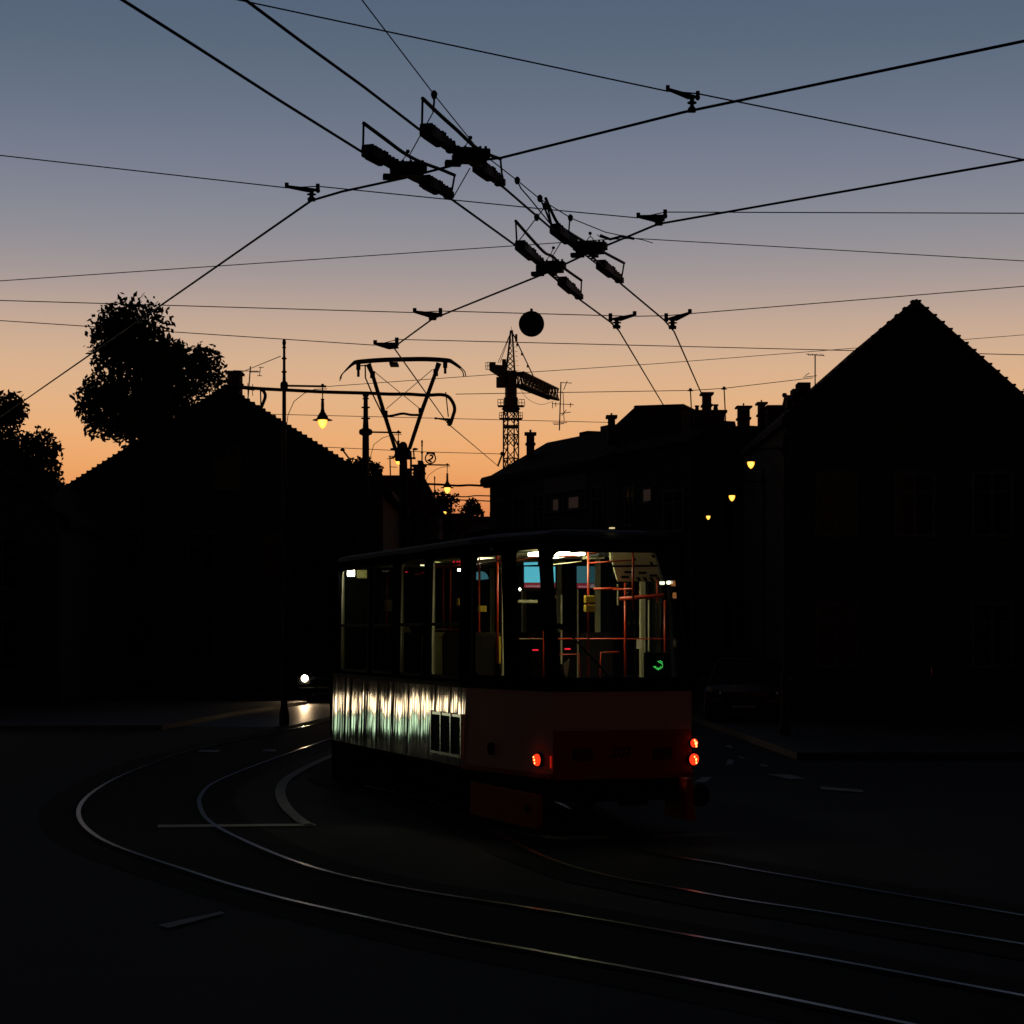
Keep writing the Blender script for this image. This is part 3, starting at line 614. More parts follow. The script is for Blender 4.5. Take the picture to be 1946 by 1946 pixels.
for a_, b_, d, lb in (((955, 862), (946, 886), 66, 'small slanted tie from the faint wire to the tram wire end'), ((651, 855), (664, 872), 74, 'small slanted tie above the round tree left of the thick pole')):
    m = MB(); m.tube([P(*a_, d), P(*b_, d)], .03, 5); m.lathe([(.07, -.04), (.09, 0), (.04, .06)], P(*a_, d), 8); tag(obj('wire_tie', m, M['black']), lb, 'wire tie')

# brackets on the span wires
def bracket(label, tip, heel, wirept, d):
    """tip: thin end of the tapered arm, heel: thick end, both on the span wire; insulator stack down to the contact wire"""
    t = thing('wire_bracket', label, 'wire bracket', P(*wirept, d), 0, 'insulated brackets holding the contact wire')
    a = P(*tip, d); b = P(*heel, d); s = 1 if b.x > a.x else -1; u = d / F
    m = MB(); lo = Vector((0, 0, -14 * u)); c = P(*wirept, d)
    hub = Vector((c.x, d, min(b.z, a.z) - 7 * u if abs(a.z - b.z) < 12 * u else b.z - 16 * u))
    m.prism([a + Vector((0, -.012, 3 * u)), b + Vector((0, -.012, -5 * u)), hub + Vector((s * 11 * u, -.012, -1 * u)), hub + Vector((-s * 8 * u, -.012, -3 * u)), a + Vector((0, -.012, -2 * u))], (0, .024, 0))
    m.box(a + Vector((0, 0, 3.5 * u)), (7 * u, .03, 8 * u)); m.box(b, (7 * u, .03, 9 * u)); m.lathe([(4.5 * u, -.012), (4.5 * u, .012)], b + Vector((0, 0, -8 * u)), 10, axis='Y')
    m.bar(b, b + Vector((0, 0, -9 * u)), 5 * u)
    obj('arm', m, M['black'], t, world=True)
    m = MB(); top = Vector((c.x, d, hub.z - 1 * u)); hgt = top.z - c.z
    prof = [(3 * u, 0), (5 * u, -.10), (3.5 * u, -.22), (9 * u, -.34), (9 * u, -.42), (3.5 * u, -.50), (4 * u, -.62), (7.5 * u, -.80), (8.5 * u, -.92), (4 * u, -1.0)]
    m.lathe([(r, z * hgt) for r, z in prof], top, 12); obj('insulator', m, M['black'], t, world=True)
    m = MB(); m.box(c, (14 * u, .03, 5 * u)); obj('wire_clamp', m, M['black'], t, world=True)
bracket('bracket on the span wire at upper left', (545, 355), (604, 354), (592, 380), 16.85)
bracket('uppermost bracket, at the upper right on the slanting span wire', (1269, 170), (1326, 178), (1315, 211), 13.95)
bracket('bracket at middle right where the wire from the right edge kinks', (1213, 412), (1264, 403), (1252, 426), 17.8)
bracket('bracket above and left of the black disc', (788, 593), (837, 590), (822, 606), 23.15)
bracket('smallest bracket, just above the pantograph head', (713, 654), (754, 646), (747, 660), 25.4)
bracket('left of the two twin brackets right of the black disc', (1206, 599), (1160, 600), (1172, 622), 23.6)
bracket('right of the two twin brackets right of the black disc', (1311, 595), (1266, 600), (1278, 623), 23.7)

# insulated wire crossings
def crossing(label, l, lt, mid, c, r, rt, hang):
    """l, r: ends of the fitting on the wire; lt, rt: tops of the end posts; mid: points of the sagging bow; c: centre block"""
    t = thing('wire_crossing', label, 'wire crossing', H(*c, CH), 0, 'insulated crossings of the overhead wires')
    A = H(*l, CH); B = H(*r, CH); Cc = H(*c, CH); D = (B - A); L_ = D.length; u = D.normalized(); s = Vector((-u.y, u.x, 0)).normalized()
    def dep(x, y):  # point of the fitting above image position x
        f_ = (x - l[0]) / (r[0] - l[0]); d = A.y + (B.y - A.y) * f_; return P(x, y, d)
    m = MB(); bow = smooth_line([dep(*lt)] + [dep(*q) for q in mid] + [dep(*rt)], 6); m.tube(bow, .014, 8)
    m.tube([A + Vector((0, 0, -.005)), A + Vector((0, 0, .05)), dep(*lt)], .009, 6); m.tube([B, B + Vector((0, 0, .05)), dep(*rt)], .009, 6)
    obj('bow_rail', m, M['black'], t, world=True, smooth=True)
    X = Matrix((u, s, Vector((0, 0, 1)))).transposed(); z0 = Vector((0, 0, .025))
    fc = (c[0] - l[0]) / (r[0] - l[0])
    for k, (f0, f1) in enumerate(((.03, .36), (.66, .98))):
        m = MB(); a = A + D * f0 + z0; b = A + D * f1 + z0; ln = (b - a).length
        m.box(a.lerp(b, .30), (ln * .56, .092, .070), X); m.box(a.lerp(b, .30) + Vector((0, 0, .05)), (ln * .24, .06, .03), X)
        m.box(a.lerp(b, .74) + Vector((0, 0, .012)), (ln * .42, .066, .068), X); m.box(a.lerp(b, .62) + Vector((0, 0, .035)), (ln * .05, .05, .03), X); m.box(a.lerp(b, .95), (ln * .10, .08, .055), X)
        m.box(a.lerp(b, .25) + Vector((0, 0, -.045)), (ln * .45, .04, .02), X)
        for f_ in (.06, .15, .44, .52, .66, .78, .90): m.box(a.lerp(b, f_) + Vector((0, 0, .018)), (.020, .098 if f_ < .55 else .074, .080 if f_ < .6 else .070), X)
        obj('insulator', m, M['black'], t, world=True, bevel=.008)
    m = MB()
    for sd in (-.02, .02): m.tube([A + D * .3 + s * sd + z0, B - D * .3 + s * sd + z0], .007, 6)
    for k in range(9):
        f_ = .33 + .34 * k / 8; m.bar(A + D * f_ - s * .02 + z0, A + D * f_ + s * .02 + z0, .014)
    obj('runner', m, M['black'], t, world=True)
    m = MB(); w_ = Vector((1, .12, 0)).normalized() if c[1] < 400 else Vector((1, -.25, 0)).normalized(); Y = Matrix((w_, Vector((-w_.y, w_.x, 0)), Vector((0, 0, 1)))).transposed()
    m.box(Cc + Vector((0, 0, .012)), (.25, .13, .065), Y); m.box(Cc + Vector((-.02, 0, .058)), (.19, .15, .045), Y); m.box(Cc + w_ * -.12 + Vector((0, 0, -.028)), (.12, .07, .04), Y)
    m.box(Cc + w_ * .10 + Vector((0, 0, .045)), (.10, .11, .065), Y); m.box(Cc + u * .12, (.2, .06, .04), X); m.box(Cc - u * .12 + z0, (.2, .05, .035), X)
    for a_ in (-.08, -.03, .03, .08, .12): m.lathe([(.012, 0), (.012, .03)], Cc + w_ * a_ + Vector((0, 0, .075)), 6)
    obj('centre_block', m, M['black'], t, world=True, bevel=.006)
    m = MB(); hz = dep(*hang); d = Cc.y; px_c = c[0]
    base = Cc + Vector((.0, 0, .05)); apex = Vector((hz.x, d, hz.z))
    m.tube(smooth_line([base + Vector((-.035, 0, 0)), base + Vector((-.03, 0, .05)), base + Vector((0, 0, .085)), base + Vector((.03, 0, .05)), base + Vector((.03, 0, 0))], 4), .004, 5)
    m.tube([base + Vector((0, 0, .08)), apex], .0045, 5); m.lathe([(.012, -.012), (.016, 0), (.012, .012)], apex, 8)
    obj('hanger', m, M['black'], t, world=True)
    return t
crossing('largest lower left wire crossing with a sagging bow, left of the top one', (690, 291), (691, 234), [(730, 263), (768, 291), (800, 308), (835, 321)], (773, 330), (858, 379), (864, 333), (777, 297))
crossing('highest wire crossing, its bow starting just under the top hanger', (802, 251), (803, 187), [(840, 222), (868, 247), (900, 277), (925, 292)], (892, 304), (955, 356), (951, 302), (895, 276))
crossing('small wire crossing at the centre, its bow peak just left of the wire', (982, 468), (980, 420), [(1010, 454), (1035, 480), (1051, 488), (1070, 508)], (1045, 514), (1104, 571), (1105, 533), (1050, 487))
crossing('small wire crossing right of centre with the steep bow end', (1048, 437), (1037, 377), [(1048, 402), (1063, 428), (1090, 447), (1130, 470)], (1122, 478), (1181, 540), (1186, 500), (1118, 461))
# ties between hangers
def tie(label, pts, r=.0045, knob=None):
    m = MB(); m.tube([P(*p) for p in pts], r, 5)
    for k in (knob or []):
        q = P(*k); m.lathe([(.012, -.03), (.022, -.01), (.024, .012), (.01, .03)], q, 8)
    tag(obj('hanger_tie', m, M['black']), label, 'wire tie', 'short ties and hooks between the overhead wires')
tie('hook and rod between the hanger wire and the highest bow', [(825, 180, 14.9), (825, 195, 14.9), (823, 212, 14.9)], .008, [(825, 180, 14.9)])
tie('slanting tie joining the two upper wire crossings on their left side', [(824, 212, 14.9), (777, 297, 15.7)])
tie('slanting tie under the highest crossing down to the lower left one', [(893, 320, 15.7), (862, 374, 16.6)])
tie('hooked rod left of the small crossings', [(983, 343, 16.9), (990, 358, 17), (1005, 375, 17.3), (1048, 428, 17.9)], .006, [(983, 343, 16.9)])
tie('hook and fork above the steep bow end', [(1026, 377, 17.5), (1034, 392, 17.6), (1046, 424, 17.9)], .009, [(1026, 377, 17.5), (1036, 392, 17.6)])
tie('slanting tie down to the bow of the centre crossing', [(1032, 398, 17.6), (1012, 424, 17.8), (983, 462, 18)], .005, [(1020, 413, 17.7)])
tie('short upright rod above the steep crossing', [(1083, 414, 18.4), (1082, 426, 18.4), (1081, 440, 18.4)], .007, [(1084, 414, 18.4)])
tie('slanting tie between the two small crossings', [(1071, 452, 18.5), (1050, 487, 19)])
tie('splice knot with loose wire ends on the faint span wire', [(1140, 447, 19.1), (1160, 455, 19.1), (1182, 449, 19.05), (1205, 454, 19.1)], .013)
tie('loose curled wire end left of the splice knot', [(1135, 446, 19.1), (1141, 451, 19.1), (1152, 454, 19.1), (1165, 454, 19.1)], .004)
tie('loose wire end drooping right of the splice knot', [(1205, 453, 19.1), (1222, 456, 19.1), (1241, 462, 19.1)], .004)

# black disc
cD = P(1010, 615.5, 23.35); t = thing('hanging_disc', 'large black round disc hanging from the span wire above the crane', 'disc', cD)
u = 23.35 / F
m = MB(); m.lathe([(.001, -.05), (20 * u, -.05), (24 * u, -.025), (24.3 * u, 0), (24 * u, .03), (15 * u, .05), (.001, .06)], cD, 48, axis='Y'); obj('disc', m, M['rubber'], t, world=True)
m = MB(); m.box(cD + Vector((0, 0, 25.5 * u)), (.03, .03, .04)); obj('clamp', m, M['black'], t, world=True)
m = MB(); m.box(cD + Vector((-1.5 * u, -.052, -19 * u)), (1.2 * u, .004, 3.6 * u)); obj('mark', m, M['paper'], t, world=True)
# number sign
def text_mesh(s, size, m, parent, loc, rot, ext_=.01, name='number', world=True, bold=0):
    cu = bpy.data.curves.new('t', 'FONT'); cu.body = s; cu.size = size; cu.extrude = ext_; cu.align_x = 'CENTER'; cu.align_y = 'CENTER'; cu.offset = bold
    tmp = bpy.data.objects.new('t', cu); COL.objects.link(tmp); dg = bpy.context.evaluated_depsgraph_get()
    me = bpy.data.meshes.new_from_object(tmp.evaluated_get(dg)); bpy.data.objects.remove(tmp)
    mx_ = Matrix.Translation(loc) @ rot.to_4x4(); me.transform(mx_); me.materials.clear(); me.materials.append(m); me.name = name
    o = bpy.data.objects.new(name, me); COL.objects.link(o); o.parent = parent
    if world and parent.type == 'EMPTY': o.matrix_parent_inverse = parent.matrix_basis.inverted()
    return o
dS = 74; cS = P(818, 871, dS); u = dS / F
t = thing('number_sign', 'open ring sign with a slanted number 2 hanging on a faint wire over the street', 'sign', cS)
m = MB(); m.tube([cS + Vector((math.cos(a) * 9.7 * u, 0, math.sin(a) * 9.7 * u)) for a in [k * math.pi / 16 for k in range(33)]], 1.25 * u, 8, caps=False)
m.prism([cS + Vector(q) for q in ((-7.5 * u, -.03, 8 * u), (-7.5 * u, -.03, 11.6 * u), (8.5 * u, -.03, 11.6 * u), (9 * u, -.03, 6 * u), (6 * u, -.03, 9 * u))], (0, .06, 0))
obj('ring', m, M['black'], t, world=True)
text_mesh('2', 19 * u, M['black'], t, cS + Vector((.3 * u, 0, -.5 * u)), Matrix.Rotation(R(26), 3, 'Y') @ Matrix.Rotation(R(90), 3, 'X'), .02, bold=.012)

# ------------------------------------------------------------------ antennas
def antenna(label, els, d, mast):
    m = MB(); m.tube([P(*mast[0], d), P(*mast[1], d)], .022 * d / 70, 5)
    for a, b in els: m.tube([P(*a, d), P(*b, d)], .012 * d / 70, 4)
    tag(obj('roof_antenna', m, M['black']), label, 'antenna')
yagi = lambda x, y, n, s, t_: [((x + k * s, y + (k % 2) - t_), (x + k * s + 1, y + t_)) for k in range(n)]
antenna('television antenna right of the thick left chimney', [((443, 704), (495, 706)), ((495, 698), (493, 714)), ((492, 698), (501, 698)), ((489, 714), (498, 714))] + yagi(476, 706, 8, 2, 2) + [((460, 739), (484, 742)), ((471, 728), (471, 750)), ((480, 730), (480, 752))], 74, ((476, 696), (471, 762)))
antenna('tall television mast with several aerials beside the crane jib', [((1067, 727), (1087, 728)), ((1078, 724), (1071, 741)), ((1049, 767), (1090, 769)), ((1050, 764), (1050, 776)), ((1056, 764), (1056, 773)), ((1084, 765), (1084, 774)), ((1064, 786), (1085, 783)), ((1067, 790), (1076, 779)),
        ((1050, 804), (1078, 803)), ((1052, 807), (1072, 805)), ((1064, 745), (1070, 745)), ((1070, 745), (1072, 800))], 72, ((1066, 726), (1063, 818)))
antenna('television antenna on the rake of the near right house', [((1532, 673), (1567, 676)), ((1526, 717), (1552, 714)), ((1530, 714), (1538, 709))] + yagi(1536, 674, 8, 4, 2), 50.6, ((1549, 673), (1549, 740)))
antenna('pair of thin aerials on the roof behind the lamp at the pantograph base', [((735, 872), (751, 871)), ((738, 867), (748, 867)), ((740, 887), (754, 888))], 99.5, ((741, 866), (742, 906)))

# ------------------------------------------------------------------ crane
dC = 300.0; u = dC / F
t = thing('tower_crane', 'tower crane against the orange sky with its jib pointing away to the right', 'crane', P(971, 1204, dC) * 1)
t.location = ((971 - CX) * u, dC, 0)
def truss(m, c0, c1, th, n, axis_w, up=Vector((0, 0, 1)), diag=.10, th2=None):
    """square lattice between centre points c0 and c1"""
    th2 = th2 or th; d = (c1 - c0); a = axis_w.normalized(); b = d.normalized().cross(a).normalized()
    R4 = lambda k, f_: c0.lerp(c1, f_) + a * ((-1, 1, 1, -1)[k]) * (th + (th2 - th) * f_) / 2 + b * ((-1, -1, 1, 1)[k]) * (th + (th2 - th) * f_) / 2
    for k in range(4): m.bar(R4(k, 0), R4(k, 1), diag * 1.9)
    for i in range(n):
        for k in range(4):
            q = (k + 1) % 4; m.bar(R4(k, i / n), R4(q, (i + 1) / n), diag)
            if i % 2 == 0: m.bar(R4(k, i / n), R4(q, i / n), diag)
            else: m.bar(R4(q, i / n), R4(k, (i + 1) / n), diag)
tw = 2.0; X = (971 - CX) * u
zz = lambda y: EYE + (HY - y) * u
rot = Matrix.Rotation(R(22), 3, 'Z') @ Vector((1, 0, 0))
m = MB(); truss(m, Vector((X, dC, 0)), Vector((X, dC, zz(781))), 1.65, 20, rot, diag=.11); m.box((X, dC, zz(811)), (2.0, 2.0, .35)); obj('mast', m, M['crane'], t, world=True)
m = MB(); m.lathe([(.95, zz(783)), (1.35, zz(777)), (1.0, zz(772)), (.85, zz(768)), (.85, zz(735))], (X, dC, 0), 8); m.box((X, dC, zz(764)), (2.0, 2.0, 1.1)); obj('slewing_ring', m, M['crane'], t, world=True)
def railing(x0, x1, y0, y1):
    m = MB()
    for yy in (y0, (y0 + y1) / 2, y1): m.bar(P(x0, yy, dC), P(x1, yy, dC), .08)
    for xx in (x0, (x0 + x1) / 2, x1): m.bar(P(xx, y0, dC), P(xx, y1, dC), .08)
    obj('railing', m, M['crane'], t, world=True)
for q in ((946, 957, 759, 772), (986, 997, 759, 772), (949, 957, 784, 796), (985, 993, 784, 796), (923, 931, 689, 702)): railing(*q)
for y_, w_2 in ((772, 3.7), (796, 3.2)): m = MB(); m.box(P(971, y_, dC), (w_2, 2.2, .1)); obj('service_platform', m, M['crane'], t, world=True)
m = MB(); m.prism([P(943, 716, dC - .8), P(966, 716, dC - .8), P(966, 735, dC - .8), P(943, 735, dC - .8)], (0, 1.6, 0)); m.box(P(971, 720, dC), (1.6, 1.6, 2.2)); obj('cab', m, M['crane'], t, world=True, bevel=.1)
m = MB(); m.prism([P(929, 692, dC - .8), P(960, 694, dC - .8), P(965, 710, dC - .8), P(965, 724, dC - .8), P(945, 712, dC - .8), P(930, 702, dC - .8)], (0, 1.6, 0)); m.box(P(958, 692, dC), (.6, 1.2, 1.3)); m.box(P(936, 692, dC), (.9, 1, .5)); obj('counter_jib', m, M['crane'], t, world=True)
m = MB(); ap = P(972, 628, dC)
for sx in (-1, 1):
    for sy in (-1, 1): m.bar(Vector((X + sx * .66 - .1, dC + sy * .6, zz(716))), ap + Vector((sx * .10, sy * .08, 0)), .26)
for k in range(9):
    f0 = k / 9; f1 = (k + 1) / 9; z0 = zz(716) + (ap.z - zz(716)) * f0; z1 = zz(716) + (ap.z - zz(716)) * f1
    for sy in (-1, 1):
        m.bar((X - .1 - .55 * (1 - f0), dC + sy * .6 * (1 - f0), z0), (X - .1 + .55 * (1 - f1), dC + sy * .6 * (1 - f1), z1), .07)
        m.bar((X - .1 + .55 * (1 - f0), dC + sy * .6 * (1 - f0), z0), (X - .1 - .55 * (1 - f1), dC + sy * .6 * (1 - f1), z1), .07)
m.bar(ap, P(972, 621, dC), .06)
for k in range(7):
    m.bar(P(977 + k * .7, 650 + k * 9, dC), P(983 + k * .4, 650 + k * 9, dC), .05)
m.box(P(981, 642, dC), (.35, .4, 1.0)); obj('tower_head', m, M['crane'], t, world=True)
j0 = P(983, 719, dC); j1 = P(1052, 749, 318)
m = MB(); truss(m, j0, j1, 1.75, 22, Vector((0, 0, 1)), diag=.12, th2=1.5); m.bar(j1 + Vector((-.6, 0, -.6)), P(1062, 760, 319), .3); obj('jib', m, M['crane'], t, world=True)
m = MB(); m.tube([ap, P(1018, 724, 308)], .09, 5); m.tube([ap, P(950, 690, dC)], .045, 4); m.tube([ap, P(946, 690, dC)], .045, 4)
for q in (P(983, 655, 302), P(992, 673, 303), P(1003, 696, 305)): m.box(q, (.3, .3, .35))
m.tube(smooth_line([P(989, 740, dC), P(1002, 757, dC), P(1020, 767, dC), P(1035, 768, dC), P(1052, 762, dC)], 5), .03, 4); obj('tie_cable', m, M['black'], t, world=True)

# ------------------------------------------------------------------ the tram
tram = thing('tram', 'articulated tram seen from its rear corner, lit inside, rippled metal side and red lower rear', 'tram', T0, TH)
TI = (Matrix.Translation(T0) @ Matrix.Rotation(TH, 4, 'Z')).inverted()
def LP(px, py, d): return TI @ P(px, py, d)
Z1, Z2, ZW0, ZW1 = .59, 1.463, 1.57, 2.92
def hw(z): return 1.1 + (.024 * (Z2 - z) / .87 if z < Z2 else 0) - (.03 * (z - 1.6) / 1.4 if z > 1.6 else 0)
def v0(z): return 0 if z < 1.5 else .30 * (z - 1.5) / 1.42
def pC(z, s=-1): return Vector((s * hw(z), 1.9, z))
def pA(z, s=-1): return Vector((s * (.74 + (.012 if z < 1.5 else 0)), v0(z), z))
def pF(z, s=-1): return Vector((s * hw(z), 8.2, z))
def solve(fn, px, z=2.1):
    lo, hi = 0., 1.
    def pxof(s_):
        q = fn(s_, z); wq = tl(q.x, q.y, z); return CX + F * wq.x / wq.y
    inc = pxof(1) > pxof(0)
    for _ in range(40):
        mid = (lo + hi) / 2
        if (pxof(mid) < px) == inc: lo = mid
        else: hi = mid
    return (lo + hi) / 2
side = lambda s_, z: pF(z).lerp(pC(z), s_)
taper = lambda s_, z: pC(z).lerp(pA(z), s_)
rear = lambda s_, z: pA(z).lerp(pA(z, 1), s_)
taperR = lambda s_, z: pA(z, 1).lerp(pC(z, 1), s_)
sideR = lambda s_, z: pC(z, 1).lerp(pF(z, 1), s_)
def panel(fn, z0, z1, holes=(), s0=0, s1=1, nz=1):
    ss = sorted({s0, s1, *[h[0] for h in holes], *[h[1] for h in holes]}); zs = sorted({z0, z1, *[h[2] for h in holes], *[h[3] for h in holes]})
    m = MB()
    for i in range(len(ss) - 1):
        for j in range(len(zs) - 1):
            sm, zm = (ss[i] + ss[i + 1]) / 2, (zs[j] + zs[j + 1]) / 2
            if any(h[0] < sm < h[1] and h[2] < zm < h[3] for h in holes): continue
            m.quad(fn(ss[i], zs[j]), fn(ss[i + 1], zs[j]), fn(ss[i + 1], zs[j + 1]), fn(ss[i], zs[j + 1]))
    return m
def win_frame(fn, h, ln, outn, rad=.09, wd=.025):
    """rubber seal with rounded inner corners plus the pane; ln: metres per unit of s"""
    s0, s1, z0, z1 = h; m = MB(); n = 6; inner = []; outer = []
    W = (s1 - s0) * ln; Hh = z1 - z0
    for cx_, cz_, a0, sx, sz in ((W - wd - rad, Hh - wd - rad, 0, 1, 1), (wd + rad, Hh - wd - rad, 90, -1, 1), (wd + rad, wd + rad, 180, -1, -1), (W - wd - rad, wd + rad, 270, 1, -1)):
        for k in range(n + 1):
            a = R(a0 + 90 * k / n); inner.append((cx_ + rad * math.cos(a), cz_ + rad * math.sin(a)))
            ox = W + .012 if sx > 0 else -.012; oz = Hh + .012 if sz > 0 else -.012
            if k < n / 2: o_ = (ox, inner[-1][1]) if a0 in (0, 180) else (inner[-1][0], oz)
            elif k > n / 2: o_ = (inner[-1][0], oz) if a0 in (0, 180) else (ox, inner[-1][1])
            else: o_ = (ox, oz)
            outer.append(o_)
    f3 = lambda q: fn(s0 + q[0] / ln, z0 + q[1]) + outn * .006
    N_ = len(inner); m.add([f3(q) for q in inner] + [f3(q) for q in outer], [(i, (i + 1) % N_, N_ + (i + 1) % N_, N_ + i) for i in range(N_)])
    return m, [f3(q) - outn * .02 for q in inner]
lnS = 6.3; lnT = (pA(2.2) - pC(2.2)).length; lnR = 1.48
sideW = [(solve(side, a), solve(side, b), 1.55, 2.90) for a, b in ((648, 700), (710, 752), (761, 812), (821, 881))]
tapW = [(solve(taper, 903), solve(taper, 964), 1.57, 2.89), (solve(taper, 984), solve(taper, 1039, 2.2), 1.57, 2.93)]
rearW = [(.035, .965, 1.57, 2.90)]
nS = Vector((-1, 0, 0)); nR = Vector((0, -1, 0)); nT = Vector((-(pA(2).y - pC(2).y), 0, 0)); dT = (pA(2) - pC(2)).normalized(); nT = Vector((dT.y, -dT.x, 0)).normalized()
if nT.y > 0: nT = -nT
nT2 = Vector((-nT.x, nT.y, 0))
# lower panels
o = obj('side_panel', panel(side, Z1, Z2), M['ripple'], tram, solid=.0)
tag(o, 'rippled bright metal side panel mirroring lights')
obj('side_panel', panel(sideR, Z1, Z2), M['t_cream'], tram)
obj('corner_panel', panel(taper, Z1 + .01, Z2), M['t_cream'], tram); obj('corner_panel', panel(taperR, Z1 + .01, Z2), M['t_cream'], tram)
rp = obj('rear_panel', panel(rear, 1.06, Z2), M['t_cream'], tram); obj('rear_panel_lower', panel(rear, Z1, 1.06), M['t_red'], tram)
# window band
bands = []
bands.append(obj('window_band', panel(side, Z2, 3.0, sideW), M['t_black'], tram, solid=.05))
bands.append(obj('window_band', panel(taper, Z2, 3.0, tapW), M['t_black'], tram, solid=.05))
bands.append(obj('window_band', panel(rear, Z2, 3.0, rearW), M['t_black'], tram, solid=.05))
tapRW = [(1 - b, 1 - a, c, d) for a, b, c, d in tapW]; 
sRW = [(.02 + k * .218, .02 + k * .218 + .185, 1.55, 2.9) for k in range(4)]
bands.append(obj('window_band', panel(taperR, Z2, 3.0, tapRW), M['t_black'], tram, solid=.05))
bands.append(obj('window_band', panel(sideR, Z2, 3.0, sRW), M['t_black'], tram, solid=.05))
for (fn, hs, ln, nn, bd, gm, rad) in ((side, sideW, lnS, nS, 0, 'glass_side', .07), (taper, tapW, lnT, nT, 1, 'glass', .09), (rear, rearW, lnR, nR, 2, 'glass', .10), (taperR, tapRW, lnT, nT2, 3, 'glass_side', .09), (sideR, sRW, lnS, -nS, 4, 'glass_side', .07)):
    for h in hs:
        m, inn = win_frame(fn, h, ln, nn, rad); f_ = obj('window_frame', m, M['rubber'], tram)
        g_ = MB(); g_.quad(*inn); obj('pane', g_, M[gm], f_)
        if fn is side:
            b_ = MB(); b_.prism([fn(h[0], 2.13) + nS * .0, fn(h[1], 2.13), fn(h[1], 2.165), fn(h[0], 2.165)], (.03, 0, 0)); obj('transom', b_, M['rubber'], f_)
# belt trim
m = MB()
for a, b in ((pF(Z2), pC(Z2)), (pC(Z2), pA(Z2)), (pA(Z2), pA(Z2, 1)), (pA(Z2, 1), pC(Z2, 1)), (pC(Z2, 1), pF(Z2, 1))):
    m.bar(a + Vector((0, 0, .015)), b + Vector((0, 0, .015)), .03, .05)
obj('belt_trim', m, M['rubber'], tram)
# roof
m = MB(); rings = []
for z, ins in ((2.985, -.015), (3.02, -.02), (3.06, .03), (3.10, .14), (3.125, .32), (3.14, .6)):
    zz_ = min(z, 3.0); ring = []
    for q, k in ((pF(zz_), 0), (pC(zz_), 1), (pA(zz_), 2), (pA(zz_, 1), 3), (pC(zz_, 1), 4), (pF(zz_, 1), 5)):
        x = q.x - math.copysign(min(abs(q.x) * .98, ins), q.x); y = q.y + (ins * 1.1 if k in (2, 3) else (ins * .4 if k in (1, 4) else 0)); ring.append(Vector((x, y, z)))
    rings.append(ring)
for a, b in zip(rings[:-1], rings[1:]):
    for i in range(5): m.quad(a[i], a[i + 1], b[i + 1], b[i])
m.add(rings[-1], [tuple(range(6))]); m.add([rings[0][0], rings[0][5], rings[-1][5], rings[-1][0]], [(0, 1, 2, 3)])
rf = obj('roof', m, M['t_roof'], tram)
m = MB(); m.box((0, 6.2, 3.19), (.8, 1.2, .09)); obj('roof_box', m, M['t_dark'], rf, bevel=.02); m = MB(); m.box((0, 3.2, 3.19), (1.0, 1.6, .09)); obj('roof_box', m, M['t_dark'], rf, bevel=.02)
m = MB(); c = LP(1163, 1003.5, 21.75); m.box((c.x, c.y, c.z), (.045, .05, .014)); obj('roof_marker_light', m, M['marker'], rf)
# ceiling, floor, inner walls
def ring_at(z, i=.06): return [Vector((q.x - math.copysign(i, q.x), q.y + (i if q.y < 1 else 0), z)) for q in (pF(2.9), pC(2.9), pA(2.9), pA(2.9, 1), pC(2.9, 1), pF(2.9, 1))]
m = MB(); m.quad(*ring_at(2.955)); obj('ceiling', m, M['t_ceil'], tram)
m = MB(); m.quad(*ring_at(.88)); m.box((0, 8.17, 1.2), (2.0, .04, .7)); obj('inner_floor', m, M['t_int'], tram)
# posts of both side walls
m = MB()
for v in (2.0, 3.44, 4.83, 6.22, 7.6):
    m.box((1.0, v, 2.2), (.05, .06, 1.45))
obj('window_post', m, M['t_post'], tram)
for h in sideW:
    q = side(h[0], 2.2); m = MB(); m.box((-1.012, q.y + .235, 2.22), (.04, .05, 1.33)); obj('window_post', m, M['t_post'], tram)
m = MB(); c = LP(957, 1180, 22.9); m.box((c.x, c.y, 2.2), (.045, .045, 1.4)); obj('window_post', m, M['t_post'], tram)
# ceiling fittings
m = MB()
def tub(a, b, r=.024): m.tube([a, b], r, 8)
p1 = LP(1102, 1053, 22.1); p2 = LP(1041, 1061, 23.25); p1.z = p2.z = 2.878
m.box((p1 + p2) / 2, (.07, (p1 - p2).length, .03)); obj('ceiling_light', m, M['tube'], tram, bevel=.01)
m = MB(); q1 = p1 + Vector((-.17, .0, .03)); q2 = p2 + Vector((-.17, 0, .03)); m.box((q1 + q2) / 2, (.09, (q1 - q2).length * .95, .04)); obj('ceiling_light', m, M['tube'], tram, bevel=.008)
m = MB(); c = LP(667, 1089, 28.3); m.box(c, (.09, .05, .085)); obj('ceiling_light', m, M['spot_hot'], tram)
m = MB(); c = LP(873, 1083, 24.0); m.box(c, (.03, .03, .03)); obj('ceiling_light', m, M['spot_hot'], tram)
for v_ in (3.9, 6.3): m = MB(); m.box((-.25, v_, 2.94), (.05, .8, .02)); obj('ceiling_light', m, M['fill_strip'], tram)  # added strips to brighten the rails and posts inside
m = MB(); m.prism([LP(766, 1190, 26.3), LP(777, 1191, 26.3), LP(784, 1206, 26.3), LP(796, 1241, 26.3), LP(768, 1241, 26.3)], (.0, .12, 0)); obj('window_curtain', m, M['seat_olive'], tram)
m = MB(); m.lathe([(.001, -.02), (.018, 0), (.001, .02)], LP(988, 1120, 23.2), 8); obj('reading_light', m, M['spot'], tram)
